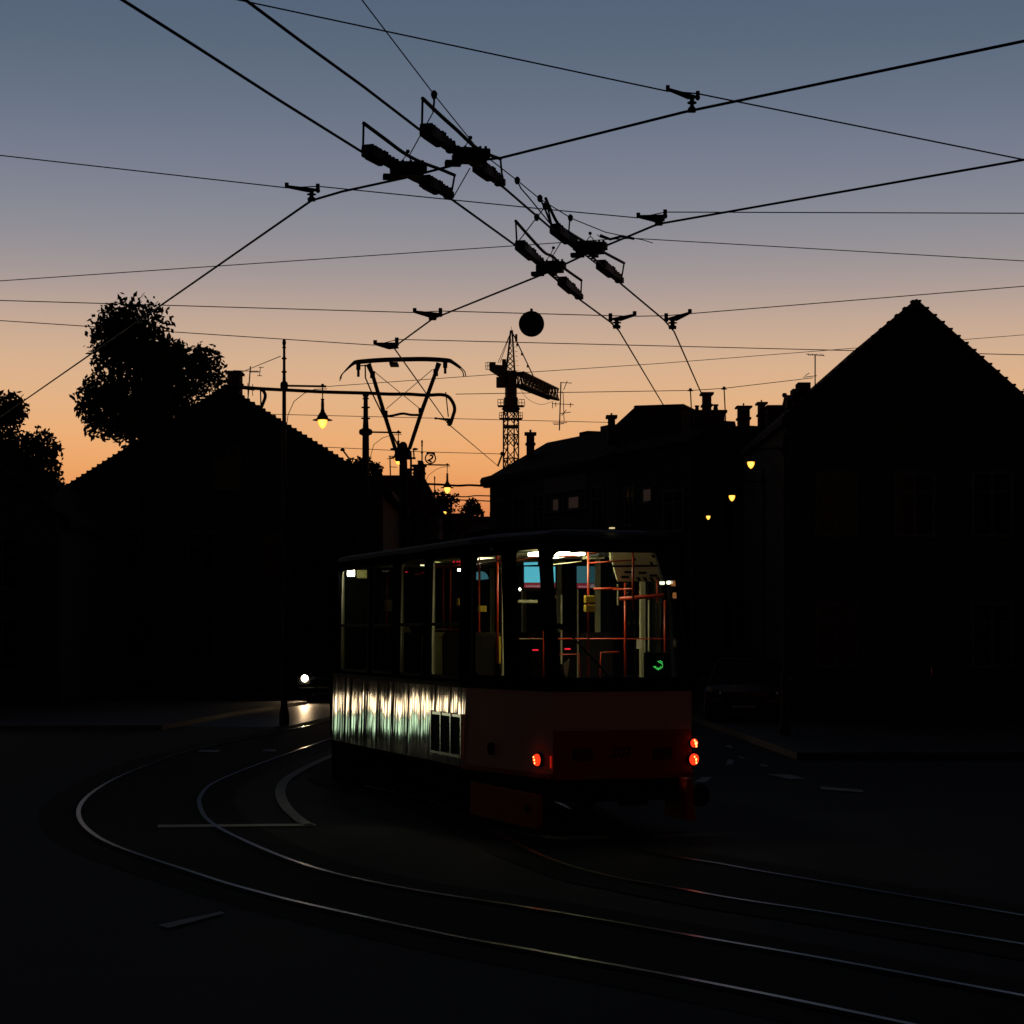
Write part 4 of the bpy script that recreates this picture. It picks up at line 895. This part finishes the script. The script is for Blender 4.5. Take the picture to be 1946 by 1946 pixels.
# sloping overhead panel with vents at the right rear
m = MB(); a, b, c, d = LP(1156, 1038, 22.3), LP(1243, 1038, 22.3), LP(1262, 1105, 22.9), LP(1174, 1105, 22.9)
m.prism([a, b, c, d], (0, .05, .03)); op = obj('overhead_panel', m, M['t_ceil'], tram)
m = MB()
def on(s_, t_): return a.lerp(b, s_).lerp(d.lerp(c, s_), t_) + Vector((0, -.012, -.006))
for s_ in (.42, .56, .70, .84): m.prism([on(s_, .86), on(s_ + .07, .86), on(s_ + .09, .98), on(s_ + .02, .98)], (0, .006, 0))
for s_, t_ in ((.1, .82), (.2, .68), (.5, .70), (.72, .78)): m.prism([on(s_, t_), on(s_ + .17, t_), on(s_ + .17, t_ + .07), on(s_, t_ + .07)], (0, .006, 0))
for s_, t_ in ((.45, .30), (.88, .22), (.80, .42)): m.prism([on(s_, t_), on(s_ + .06, t_), on(s_ + .07, t_ + .09), on(s_ + .01, t_ + .09)], (0, .006, 0))
m.prism([on(-.02, .52), on(1.0, .50), on(1.0, .56), on(-.02, .58)], (0, .006, 0)); obj('panel_vent', m, M['t_int'], op)
m = MB(); m.prism([LP(1243, 1040, 22.0), LP(1292, 1046, 22.0), LP(1296, 1102, 22.2), LP(1262, 1105, 22.2)], (0, .06, 0)); obj('corner_cover', m, M['t_int'], tram)
# screens; the dim ones are ghost reflections built as emitters
def screen(x0, y0, x1, y1, d, mt, name, bar=True, cut=None):
    m = MB(); c0 = LP(x0 - 4, y0 - 5, d); c1 = LP(x1 + 4, y1 + 16, d); 
    a, b, c_, e = LP(x0 - 4, y0 - 5, d), LP(x1 + 4, y0 - 5, d), LP(x1 + 4, y1 + 16, d), LP(x0 - 4, y1 + 16, d)
    m.prism([a, b, c_, e], (0, .06, 0)); hs = obj(name, m, M['t_black'], tram)
    off = Vector((0, -.006, 0)); m = MB(); m.prism([LP(x0, y0, d) + off, LP(x1, y0, d) + off, LP(x1, y1, d) + off, LP(x0, y1, d) + off], (0, .004, 0)); obj('display', m, M[mt], hs)
    if bar:
        m = MB(); m.prism([LP(x0, y1 + .5, d) + off, LP(x1, y1 + .5, d) + off, LP(x1, y1 + 10, d) + off, LP(x0, y1 + 10, d) + off], (0, .004, 0)); obj('info_bar', m, M['screen_red'], hs)
        m = MB(); rd = random.Random(4)
        for k in range(9):
            xx = x0 + 3 + k * 3.4; m.prism([LP(xx, y1 + 6, d) + off * 2, LP(xx + rd.uniform(1.6, 2.8), y1 + 6, d) + off * 2, LP(xx + 2, y1 + 8, d) + off * 2, LP(xx, y1 + 8, d) + off * 2], (0, .003, 0))
        m.prism([LP(x1 - 9, y1 + 2, d) + off * 2, LP(x1 - 2, y1 + 2, d) + off * 2, LP(x1 - 2, y1 + 9, d) + off * 2, LP(x1 - 9, y1 + 9, d) + off * 2], (0, .003, 0))
        obj('info_text', m, M['screen_txt'], hs)
screen(996, 1077, 1055, 1107, 24.0, 'screen', 'screen'); screen(1096, 1076, 1131, 1108, 25.5, 'screen_ghost', 'screen')  # second one is the first one's ghost reflection, built as a glow
m = MB(); m.prism([LP(996, 1069, 23.9), LP(1022, 1068, 23.9), LP(1022, 1073, 23.9), LP(996, 1074, 23.9)], (0, .01, 0)); obj('screen_strip', m, M['screen'], tram)
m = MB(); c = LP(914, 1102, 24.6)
pts = [LP(914, 1086, 24.6), LP(921, 1087, 24.6), LP(926, 1092, 24.6), LP(929, 1100, 24.6), LP(914, 1102, 24.6)]; m.prism(pts, (0, .01, 0)); m.prism([LP(903, 1087, 24.6), LP(909, 1087, 24.6), LP(909, 1102, 24.6), LP(903, 1102, 24.6)], (0, .01, 0)); obj('screen_ghost_edge', m, M['screen_ghost'], tram)  # partial ghost reflection of the screen, modelled as a dim glowing piece
# handrails
def hrail(pts, r=.016, name='handrail'):
    m = MB(); m.tube([LP(*p) for p in pts], r, 8); return obj(name, m, M['rail_red'], tram, smooth=True)
for px, y0, y1, d, r in ((945, 1056, 1260, 22.75, .014), (911, 1060, 1290, 24.5, .010), (1118, 1036, 1300, 22.3, .012), (1203, 1036, 1160, 22.15, .013), (1188, 1108, 1300, 22.9, .014), (1264, 1140, 1300, 22.6, .016),
                         (1036, 1038, 1120, 21.95, .012), (1033, 1140, 1300, 24, .008), (875, 1130, 1190, 24.4, .012), (843, 1080, 1240, 25.6, .010), (1249, 1100, 1145, 22.5, .010)):
    hrail([(px, y0, d), (px, y1, d)], r)
for pts, r in (([(900, 1072, 23.6), (944, 1066, 22.75), (965, 1064, 22.3)], .013), ([(1033, 1060, 21.95), (1090, 1056, 22.2), (1135, 1050, 22.5)], .010), ([(1118, 1070, 22.3), (1205, 1064, 22.15)], .008),
               ([(1128, 1119, 22.9), (1180, 1118, 22.9)], .013), ([(1177, 1138, 22.6), (1262, 1131, 22.5)], .022), ([(985, 1065, 23.0), (1020, 1058, 22.6)], .008), ([(1165, 1120, 22.9), (1203, 1119, 22.15)], .010),
               ([(826, 1078, 25.2), (880, 1073, 24.0)], .012), ([(728, 1086, 27.0), (752, 1084, 26.4)], .016), ([(766, 1088, 26.2), (812, 1086, 25.2)], .010), ([(835, 1212, 25), (880, 1213, 24.2)], .007), ([(905, 1214, 24), (1300, 1214, 22.5)], .008)):
    hrail(pts, r)
m = MB(); m.tube([LP(988, 1214, 23), LP(1031, 1214, 22.3)], .006, 6); obj('window_guard_bar', m, M['t_post'], tram)
m = MB(); m.tube([LP(1035, 1091 - 16, 22), LP(1105, 1067, 22.6)], .006, 6); m.tube([LP(905, 1083, 23.4), LP(963, 1079, 22.6)], .004, 6); obj('ceiling_trim_strip', m, M['t_post'], tram)
# ticket validators, seats and small lights
def bx(x0, y0, x1, y1, d, mt, name, dep=.08, parent=tram, bevel=.008):
    m = MB(); m.prism([LP(x0, y0, d), LP(x1, y0, d), LP(x1, y1, d), LP(x0, y1, d)], (0, dep, 0)); return obj(name, m, M[mt], parent, bevel=bevel)
for y in (1132, 1149): bx(1114, y, 1132, y + 14, 22.2, 'valid', 'ticket_validator')
bx(911, 1151, 925, 1163, 24.2, 'valid', 'ticket_validator'); bx(870, 1137, 879, 1151, 24.2, 'valid', 'ticket_validator')
bx(1252, 1104, 1264, 1111, 23.4, 'spot', 'lit_lamp_lens', .02); bx(1268, 1104, 1275, 1110, 22.4, 'spot', 'lit_lamp_lens', .02)
bx(1276, 1103, 1291, 1114, 22.4, 'orange_lit', 'lit_orange_panel', .02); bx(1279, 1126, 1291, 1137, 22.4, 'orange_lit', 'lit_orange_panel', .02); bx(1043, 1131, 1056, 1142, 24.4, 'orange_lit', 'lit_orange_panel', .02)
for x, y in ((1018, 1235), (1079, 1233)): bx(x - 5, y - 1, x + 5, y + 1.5, 24.5, 'red_led', 'red_indicator', .02, bevel=0)
for x in (863, 870, 875): bx(x - 1.5, 1066, x + 1.5, 1069, 24.3, 'red_led', 'red_indicator', .02, bevel=0)
bx(771, 1086, 782, 1088, 26, 'red_led', 'red_indicator', .02, bevel=0); bx(796, 1086, 811, 1088, 25.6, 'red_led', 'red_indicator', .02, bevel=0)
bx(732, 1140, 752, 1162, 27.4, 't_post', 'notice_board', .02); bx(678, 1083, 698, 1099, 28.6, 'seat_olive', 'notice_board', .02)
bx(986, 1288, 1012, 1295, 22.7, 'seat_olive', 'equipment_box', .1); bx(948, 1210, 963, 1262, 23.4, 'valid', 'equipment_box', .05)
bx(985, 1140, 1022, 1146, 23.8, 't_post', 'overhead_shelf', .2); bx(1210, 1215, 1222, 1233, 23.3, 'paper', 'notice', .01)
def seat(u_, v_, mt='seat', face=1):
    m = MB(); m.box((u_, v_, 1.35), (.42, .40, .06)); m.box((u_, v_ + .18 * -face, 1.70), (.40, .05, .66)); m.tube([(u_, v_, .9), (u_, v_, 1.33)], .03, 6)
    m.box((u_, v_ - .18 * face, 2.02), (.36, .06, .07))
    obj('passenger_seat', m, M[mt], tram, bevel=.03)
for v in (2.9, 3.8, 4.7, 5.6, 6.6, 7.4): seat(.72, v)
for v in (2.6, 3.6, 5.4, 6.4): seat(-.72, v)
seat(-.72, 4.5, 'seat_olive')
m = MB(); m.prism([LP(1071, 1262, 22.0), LP(1082, 1252, 22.0), LP(1080, 1272, 22.0), LP(1077, 1300, 22.0)], (0, .01, 0)); obj('paper_notice', m, M['paper'], tram)
# green dot display: the route number seen from behind
m = MB()
for x, y in ((1251, 1257), (1255, 1256), (1258, 1258), (1258.5, 1262), (1259, 1266), (1257.5, 1269), (1254, 1271), (1251, 1272.5), (1248, 1271), (1245, 1269), (1243, 1267), (1246, 1267), (1249, 1269.5), (1252, 1270), (1255, 1267.5), (1256, 1260), (1253.5, 1258.5)):
    m.box(LP(x, y, 22.05), (.0085, .004, .0095))
dh = bx(1226, 1240, 1276, 1292, 22.12, 't_black', 'route_display', .05); obj('green_dots', m, M['green_led'], dh)
# fittings under the ceiling near the rear window
for v_ in (1.3, 2.6, 3.3, 4.6, 5.9): m = MB(); m.box((0, v_, 2.935), (2.0, .07, .03)); obj('ceiling_rib', m, M['t_post'], tram)
bx(1136, 1040, 1156, 1058, 22.6, 't_int', 'ceiling_box', .3); bx(1118, 1056, 1150, 1062, 23.0, 't_post', 'ceiling_box', .2)
bx(1160, 1056, 1168, 1066, 22.5, 't_post', 'ceiling_bracket', .04)
for px_, y0_, y1_, d_ in ((1067, 1130, 1262, 24.2), (1098, 1120, 1290, 24.8), (1174, 1110, 1150, 23.6), (1233, 1140, 1238, 23.4)):
    m = MB(); m.tube([LP(px_, y0_, d_), LP(px_, y1_, d_)], .010, 6); obj('window_post', m, M['t_post'], tram)
hrail([(1060, 1262, 23.6), (1062, 1244, 23.6), (1100, 1243, 23.6), (1102, 1290, 23.6)], .008); hrail([(1140, 1290, 23.2), (1142, 1240, 23.2), (1178, 1239, 23.2)], .009)
hrail([(1036, 1292, 22.2), (1122, 1296, 22.2)], .012); hrail([(1150, 1297, 22.3), (1200, 1296, 22.3)], .014)
hrail([(856, 1076, 24.6), (856, 1250, 24.6)], .010); hrail([(735, 1088, 26.8), (735, 1250, 26.8)], .010); hrail([(790, 1092, 25.9), (811, 1090, 25.4)], .012); hrail([(826, 1196, 25.2), (879, 1197, 24.2)], .008)
# rear wiper
m = MB(); m.tube([LP(1163, 1291, 21.4), LP(1120, 1245, 21.45), LP(1075, 1196, 21.5)], [.014, .012, .010], 6); m.bar(LP(1055, 1190, 21.5), LP(1092, 1203, 21.5), .012, .03)
m.tube([LP(1060, 1186, 21.5), LP(1072, 1192, 21.5)], .02, 6); obj('wiper', m, M['rubber'], tram)
# tail lamps
def lamp_unit(c, n_, r=.062, lit=True, side_r=None):
    m = MB(); m.lathe([(r * 1.15, .0), (r * 1.15, .03), (r, .035)], c, 16, m=n_); o_ = obj('tail_lamp', m, M['t_dark'], tram)
    m = MB(); m.lathe([(r, .034), (r * .96, .05), (r * .7, .066), (.001, .074)], c, 16, m=n_); obj('lens', m, M['tail'] if lit else M['tail_off'], o_, smooth=True)
    if lit:
        m = MB()
        for dx, dz, s_ in ((0, 0, .018), (-.02, .028, .010), (.004, -.032, .011)): m.lathe([(.001, -.006), (s_, 0), (.001, .006)], c + n_ @ Vector((dx, dz, .070)), 8, m=n_)
        obj('bulb', m, M['tail_hot'], o_)
def facing(nv):
    z = nv.normalized(); x = Vector((0, 0, 1)).cross(z).normalized(); y = z.cross(x); return Matrix((x, y, z)).transposed()
sL = solve(taper, 1027, .75); cL = taper(sL, EYE - (1447 - HY) / 189.5); lamp_unit(cL + nT * .0, facing(nT), .062)
q = MB(); q.bar(taper(.985, EYE - (1437 - HY) / 189.) + nT * .012, taper(.985, EYE - (1460 - HY) / 189.) + nT * .012, .012, .012); obj('lamp_glint_strip', q, M['tail_glint'], tram)  # glowing strip stands in for the tail lamp's reflection on the corner
for y, r_2 in ((1412, .045), (1443, .060)):
    c = Vector((.765, .03, EYE - (y - HY) / 185.)); lamp_unit(c, facing(Vector((.35, -1, 0))), r_2)
# rear recesses and fleet number
for u_ in (-.436, .425):
    m = MB(); m.box((u_, -.004, EYE - (1435 - HY) / 188.5), (.205, .012, .115)); vt = obj('rear_vent', m, M['t_dark'], tram)
    m = MB()
    for k in range(4): m.box((u_, -.013, EYE - (1435 - HY) / 188.5 - .04 + k * .026), (.18, .006, .008))
    obj('vent_bar', m, M['t_red'], vt)
text_mesh('207', .15, M['t_dark'], tram, Vector((-.02, -.006, EYE - (1432 - HY) / 188.5)), Matrix.Rotation(R(90), 3, 'X'), .004, 'fleet_number', world=False)
m = MB(); m.lathe([(.07, 0), (.07, .02), (.05, .022)], taper(solve(taper, 935, .85), EYE - (1425 - HY) / 181), 14, m=facing(nT)); obj('corner_cap', m, M['t_dark'], tram)
# bumper, skirts, underframe
m = MB(); m.bar(pA(.60) + Vector((0, -.02, 0)), pA(.60, 1) + Vector((0, -.02, 0)), .08, .06); m.bar(pC(.60), pA(.60), .05, .05); obj('bumper', m, M['t_red'], tram)
m = MB(); m.box((0, .6, .45), (1.30, 1.0, .24)); m.box((0, 4.6, .46), (1.9, 6.6, .22)); obj('underframe', m, M['t_dark'], tram)
# red skirt at the rear left corner
sa, sb = solve(taper, 893, .4), solve(taper, 1026, .4); m = MB()
pa, pb = taper(sa, Z1), taper(sb, Z1); za = lambda y: EYE - (y - HY) / 184.
m.prism([Vector((pa.x, pa.y, za(1497))), Vector((pb.x, pb.y, za(1507))), Vector((pb.x, pb.y, za(1562))), Vector((pb.x - .02, pb.y + .05, za(1571))), Vector((pa.x, pa.y, za(1562)))], -nT * .03)
sk = obj('corner_skirt', m, M['t_red'], tram); m = MB(); m.lathe([(.04, 0), (.04, .012)], taper(solve(taper, 1003, .4), za(1536)), 12, m=facing(nT)); obj('jack_hole', m, M['t_dark'], sk)
m = MB(); m.prism([Vector((.76, .0, .55)), Vector((.70, .0, .55)), Vector((.70, 0, .12)), Vector((.80, 0, .12))], (0, .6, 0)); obj('corner_skirt', m, M['t_red'], tram)
m = MB()
for v_a, v_b, zb in ((2.1, 2.9, .25), (5.2, 6.5, .16), (6.51, 8.2, .05)): m.box((-1.1, (v_a + v_b) / 2, (zb + .58) / 2), (.03, v_b - v_a, .58 - zb))
m.box((-1.1, 4.05, .53), (.03, 2.28, .09)); obj('side_skirt', m, M['t_skirt'], tram)
m = MB()
for v_ in (2.9, 5.1):
    pass
def bogie(v_):
    m = MB(); m.box((0, v_, .42), (1.5, 2.3, .16)); m.box((0, v_, .34), (.5, .6, .3))
    for s_ in (-1, 1): m.box((s_ * .92, v_, .36), (.08, 2.1, .12)); m.lathe([(.05, -.12), (.05, .12)], (s_ * .92, v_, .46), 8)
    b_ = obj('bogie', m, M['t_dark'], tram)
    for vv in (-.9, .9):
        for s_ in (-1, 1):
            m = MB(); m.lathe([(.001, -.05), (.1, -.06), (.28, -.045), (.33, -.05), (.33, .03), (.36, .035), (.36, .06), (.001, .06)], (s_ * .74, v_ + vv, .345), 24, axis='X'); obj('wheel', m, M['t_dark'], b_)
bogie(4.1)
m = MB(); m.tube([(0, 1.2, .42), (0, -.25, .42)], .05, 8); m.box((0, -.28, .42), (.26, .16, .2)); m.lathe([(.001, 0), (.11, .01), (.12, .06), (.05, .1)], (.86, .1, .37), 12, m=facing(Vector((.3, -1, 0)))); obj('coupler', m, M['t_dark'], tram)
# louvre grille in the metal side
ga, gb = solve(side, 822, .85), solve(side, 879, .85); m = MB(); z0_, z1_ = .70, 1.14
for k in range(4):
    s_ = ga + (gb - ga) * k / 3; q = side(s_, .9); m.box((q.x - .012, q.y, (z0_ + z1_) / 2), (.03, .035, z1_ - z0_ + .05))
for k in range(2):
    z = (z0_, z1_)[k]; a_ = side(ga, z); b_ = side(gb, z); m.bar(a_ + nS * .01, b_ + nS * .01, .03, .03)
gl_ = obj('side_grille', m, M['chrome'], tram)
m = MB()
for k in range(3):
    s0_, s1_ = ga + (gb - ga) * (k + .07) / 3, ga + (gb - ga) * (k + .93) / 3
    a_, b_ = side(s0_, .9), side(s1_, .9)
    m.box(((a_.x + b_.x) / 2 - .006, (a_.y + b_.y) / 2, (z0_ + z1_) / 2), (.012, abs(a_.y - b_.y), z1_ - z0_ - .02))
    for j in range(10):
        z = z0_ + .03 + j * .042; m.add([Vector((a_.x - .012, a_.y, z)), Vector((b_.x - .012, b_.y, z)), Vector((b_.x - .03, b_.y, z - .012)), Vector((a_.x - .03, a_.y, z - .012))], [(0, 1, 2, 3)])
obj('louvre', m, M['rubber'], gl_)
# front section behind the joint
PV = Vector((-1.5, 29.5, 0)); HD = R(-2)
def fl(u_, v_, z): return Vector((PV.x + u_ * math.cos(HD) - v_ * math.sin(HD), PV.y + u_ * math.sin(HD) + v_ * math.cos(HD), z))
fs = MB(); fw = []
def fbox(mb, u0, u1, v0_, v1_, z0, z1): mb.prism([fl(u0, v0_, z0), fl(u1, v0_, z0), fl(u1, v1_, z0), fl(u0, v1_, z0)], (0, 0, z1 - z0))
fbox(fs, -1.1, 1.1, .35, 8.6, .59, 1.55)
for v_ in (.35, 1.8, 3.2, 4.6, 6.0, 7.4):
    for s_ in (-1, 1): fbox(fs, s_ * 1.1 - .03, s_ * 1.1 + .03, v_, v_ + .16, 1.55, 2.9)
fbox(fs, -1.1, 1.1, 8.5, 8.6, 1.55, 2.9)
fst = obj('front_section', fs, M['t_black'], tram, world=True)
m = MB(); 
pr = [(-1.12, 2.9), (-1.08, 3.02), (-.8, 3.12), (.8, 3.12), (1.08, 3.02), (1.12, 2.9)]
m.prism([fl(u_, .3, z) for u_, z in pr], fl(0, 8.4, 0) - fl(0, 0, 0)); obj('front_roof', m, M['t_roof'], tram, world=True)
m = MB(); fbox(m, -1.09, -1.085, .4, 8.4, 1.56, 2.88); fbox(m, 1.085, 1.09, .4, 8.4, 1.56, 2.88); obj('front_pane', m, M['pane'], fst)
m = MB(); fbox(m, -1.08, 1.08, .4, 8.0, .05, .57); obj('front_skirt', m, M['t_dark'], tram, world=True)
m = MB()
for k in range(9):
    f_ = k / 8; c = Vector((*tl(0, 8.22).xy, 0)).lerp(fl(0, .34, 0), f_); an = TH + (HD - TH) * f_; e = .98 if k % 2 else 1.06
    rm = Matrix.Rotation(an, 3, 'Z'); m.box(c + Vector((0, 0, 1.85)), (2 * e, .045, 2.4 * e / 1.06), rm)
obj('bellows', m, M['rubber'], tram, world=True)
# pantograph: single arm seen end on
dP = 30.6; up_ = dP / F
def Q(px, py, dd=0): return P(px, py, dP + dd)
pg = obj('pantograph', MB().tube([Q(767, 1050, -.1), Q(767, 960), Q(766.5, 880, .1), Q(766, 852, .15)], [.075, .07, .06, .055], 10), M['black'], tram, world=True)
m = MB()
for dd in (-.16, .16):
    sh = 2 if dd > 0 else 0
    line = smooth_line([Q(646 + sh, 724 - sh * 2, dd), Q(648 + sh, 714 - sh, dd), Q(657 + sh, 704 - sh, dd), Q(670 + sh, 692 - sh, dd), Q(680, 688, dd), Q(720, 684.5, dd), Q(765, 683, dd), Q(810, 682.5, dd), Q(850, 685, dd), Q(858 + sh, 688, dd), Q(870 + sh * 2, 697, dd), Q(879 + sh * 2, 706, dd), Q(881 + sh * 2, 715, dd)], 5)
    n = len(line); m.tube(line, [.008 + .026 * min(1, max(0, (min(i, n - 1 - i) - 8) / 12)) for i in range(n)], 8)
m.box(Q(749, 693), (16 * up_, .36, 4 * up_)); obj('collector_head', m, M['black'], pg, smooth=False)
m = MB()
for x, y0, y1 in ((681, 690, 716), (846, 688, 710)): m.tube([Q(x, y0), Q(x, (y0 + y1) / 2)], 4.2 * up_, 8); m.tube([Q(x, (y0 + y1) / 2), Q(x, y1)], 2.6 * up_, 8)
m.box(Q(690, 695), (14 * up_, .05, 1.5 * up_)); obj('head_spring', m, M['black'], pg)
for nm, pts in (('upper_arm', [(700, 692), (708, 712), (730, 785), (752, 856)]), ('upper_arm', [(834, 690), (828, 708), (802, 780), (778, 853)])):
    m = MB(); m.tube([Q(*p) for p in pts], [.04, .028, .030, .028], 8); p0 = pts[0]; m.box(Q(*pts[1]), (9 * up_, .07, 13 * up_)); m.box(Q(*pts[2]) + Vector((.02 if p0[0] < 765 else -.02, 0, 0)), (8 * up_, .07, 9 * up_)); obj(nm, m, M['black'], pg)
m = MB(); m.tube([Q(694, 693), Q(694.5, 718), Q(706, 745), Q(728, 790), Q(742, 818), Q(757, 848)], .012, 6); obj('control_rod', m, M['black'], pg)
m = MB(); m.tube([Q(711, 706), Q(797, 776)], .0055, 5); m.tube([Q(822, 702), Q(734, 777)], .0055, 5); obj('stay_wire', m, M['black'], pg)
m = MB(); m.tube(smooth_line([Q(732, 791), Q(745, 790), Q(765, 786), Q(782, 788.5), Q(799, 788.5)], 4), .018, 8); obj('cross_bar', m, M['black'], pg)
m = MB(); m.box(Q(765, 862), (28 * up_, .3, 20 * up_)); m.lathe([(8.5 * up_, -.06), (8.5 * up_, .02), (7 * up_, .06), (4 * up_, .085), (.002, .09)], Q(766, 851, -.05), 14)
for x in (747, 789): m.lathe([(.01, -.018), (.042, -.006), (.042, .006), (.01, .018)], Q(x, 853.5), 10); m.box(Q(x, 853.5), (10 * up_, .05, 3 * up_))
m.box(Q(757, 872), (12 * up_, .2, 8 * up_)); m.tube([Q(786, 855), Q(787, 873)], .012, 6); m.tube([Q(776, 870), Q(790, 871)], .016, 6); m.tube([Q(781, 868), Q(781, 905)], .018, 6); m.box(Q(775, 864), (14 * up_, .2, 12 * up_)); obj('knee_joint', m, M['black'], pg, bevel=.006)
m = MB(); fbox(m, -.6, .6, .6, 2.2, 3.12, 3.2); obj('pantograph_base', m, M['t_dark'], tram, world=True)

# ------------------------------------------------------------------ cars
def car(label, x, y, rz, paint, lit):
    t = thing('parked_car' if not lit else 'car', label, 'car', (x, y, 0), rz)
    W = .86
    prof = [(-2.05, .32), (-2.1, .55), (-2.02, .78), (-1.05, .92), (1.5, .95), (1.98, .90), (2.06, .6), (2.0, .32)]
    m = MB(); secs = [(-1, .93, .0), (-.96, 1, 0), (.96, 1, 0), (1, .93, 0)]
    ringv = []
    for k, sc_, _ in secs: ringv.append([Vector((k * W, a * (.985 if abs(k) == 1 else 1), .62 + (b - .62) * sc_)) for a, b in prof])
    n = len(prof); vs = [p for r_1 in ringv for p in r_1]; fs_ = []
    for i in range(len(secs) - 1):
        for j in range(n): fs_.append((i * n + j, i * n + (j + 1) % n, (i + 1) * n + (j + 1) % n, (i + 1) * n + j))
    fs_ += [tuple(range(n)), tuple(range((len(secs) - 1) * n, len(secs) * n))[::-1]]
    m.add(vs, fs_); body = obj('body', m, paint, t, bevel=.05)
    m = MB(); lo = [(-1.1, .92), (1.75, .94)]; hi = [(-.35, 1.42), (1.2, 1.44)]
    v8 = [Vector((s_ * .80, lo[k][0], lo[k][1])) for s_ in (-1, 1) for k in (0, 1)] + [Vector((s_ * .62, hi[k][0], hi[k][1])) for s_ in (-1, 1) for k in (0, 1)]
    m.add(v8, [(0, 1, 5, 4), (2, 6, 7, 3), (0, 4, 6, 2), (1, 3, 7, 5), (4, 5, 7, 6)]); cab = obj('cabin', m, M['pane'], t, bevel=.04)
    m = MB(); m.box((0, .43, 1.455), (1.2, 1.45, .04))
    for s_ in (-1, 1):
        m.bar((s_ * .80, -1.08, .93), (s_ * .62, -.33, 1.44), .06); m.bar((s_ * .80, 1.73, .95), (s_ * .62, 1.19, 1.45), .08); m.bar((s_ * .81, .4, .94), (s_ * .63, .4, 1.45), .06)
    obj('roof', m, paint, t, bevel=.01)
    for s_ in (-1, 1):
        m = MB(); m.lathe([(.10, -.05), (.12, -.03), (.11, .02)], (s_ * .62, -2.04, .72), 14, axis='Y'); hl = obj('headlight', m, M['chrome'], t)
        m = MB(); m.lathe([(.098, 0), (.08, -.03), (.001, -.045)], (s_ * .62, -2.10, .72), 14, axis='Y'); obj('lens', m, M['head'] if lit else M['pane'], hl)
        if lit:
            ld = bpy.data.lights.new('headlight_beam', 'SPOT'); ld.energy = 60; ld.color = (1, .66, .36); ld.spot_size = R(70); ld.spot_blend = .9; ld.shadow_soft_size = .06
            lo_ = bpy.data.objects.new('headlight_beam', ld); COL.objects.link(lo_); lo_.parent = t; lo_.location = (s_ * .62, -2.18, .72); lo_.rotation_euler = (R(90 - 9), 0, R(180))
        m = MB(); m.box((s_ * .97, -.85, 1.02), (.18, .08, .12)); m.bar((s_ * .85, -.85, .96), (s_ * .95, -.85, 1.0), .03); obj('wing_mirror', m, paint, t, bevel=.02)
        for yy in (-1.3, 1.3):
            m = MB(); m.lathe([(.001, -.1), (.2, -.1), (.3, -.09), (.315, -.05), (.315, .07), (.3, .1), (.001, .1)], (s_ * .78, yy, .315), 20, axis='X'); wl = obj('wheel', m, M['rubber'], t)
            m = MB(); m.lathe([(.001, 0), (.19, .012), (.2, .0)], (s_ * .886, yy, .315), 14, m=Matrix.Rotation(R(90 * s_), 3, 'Y')); obj('rim', m, M['chrome'], wl)
    m = MB(); m.box((0, -2.12, .62), (.9, .03, .12)); obj('grille', m, M['rubber'], t); m = MB(); m.box((0, -2.13, .42), (.52, .02, .11)); obj('number_plate', m, M['paper'], t)
    m = MB(); m.box((0, -2.1, .38), (1.6, .08, .16)); obj('bumper', m, M['rubber'], t, bevel=.03)
    return t
# the one lit lamp seen beside the tram is this car's; its other lamp is behind the tram
lamp = P(579, 1284, 62)
car('dark car facing the viewer left of the tram, one round headlight glaring', lamp.x + .62, 62 + 2.1, 0, M['car'], True)
car('maroon car parked facing the viewer on the dark right side of the street', 5.35, 48, R(-8), M['car_red'], False)
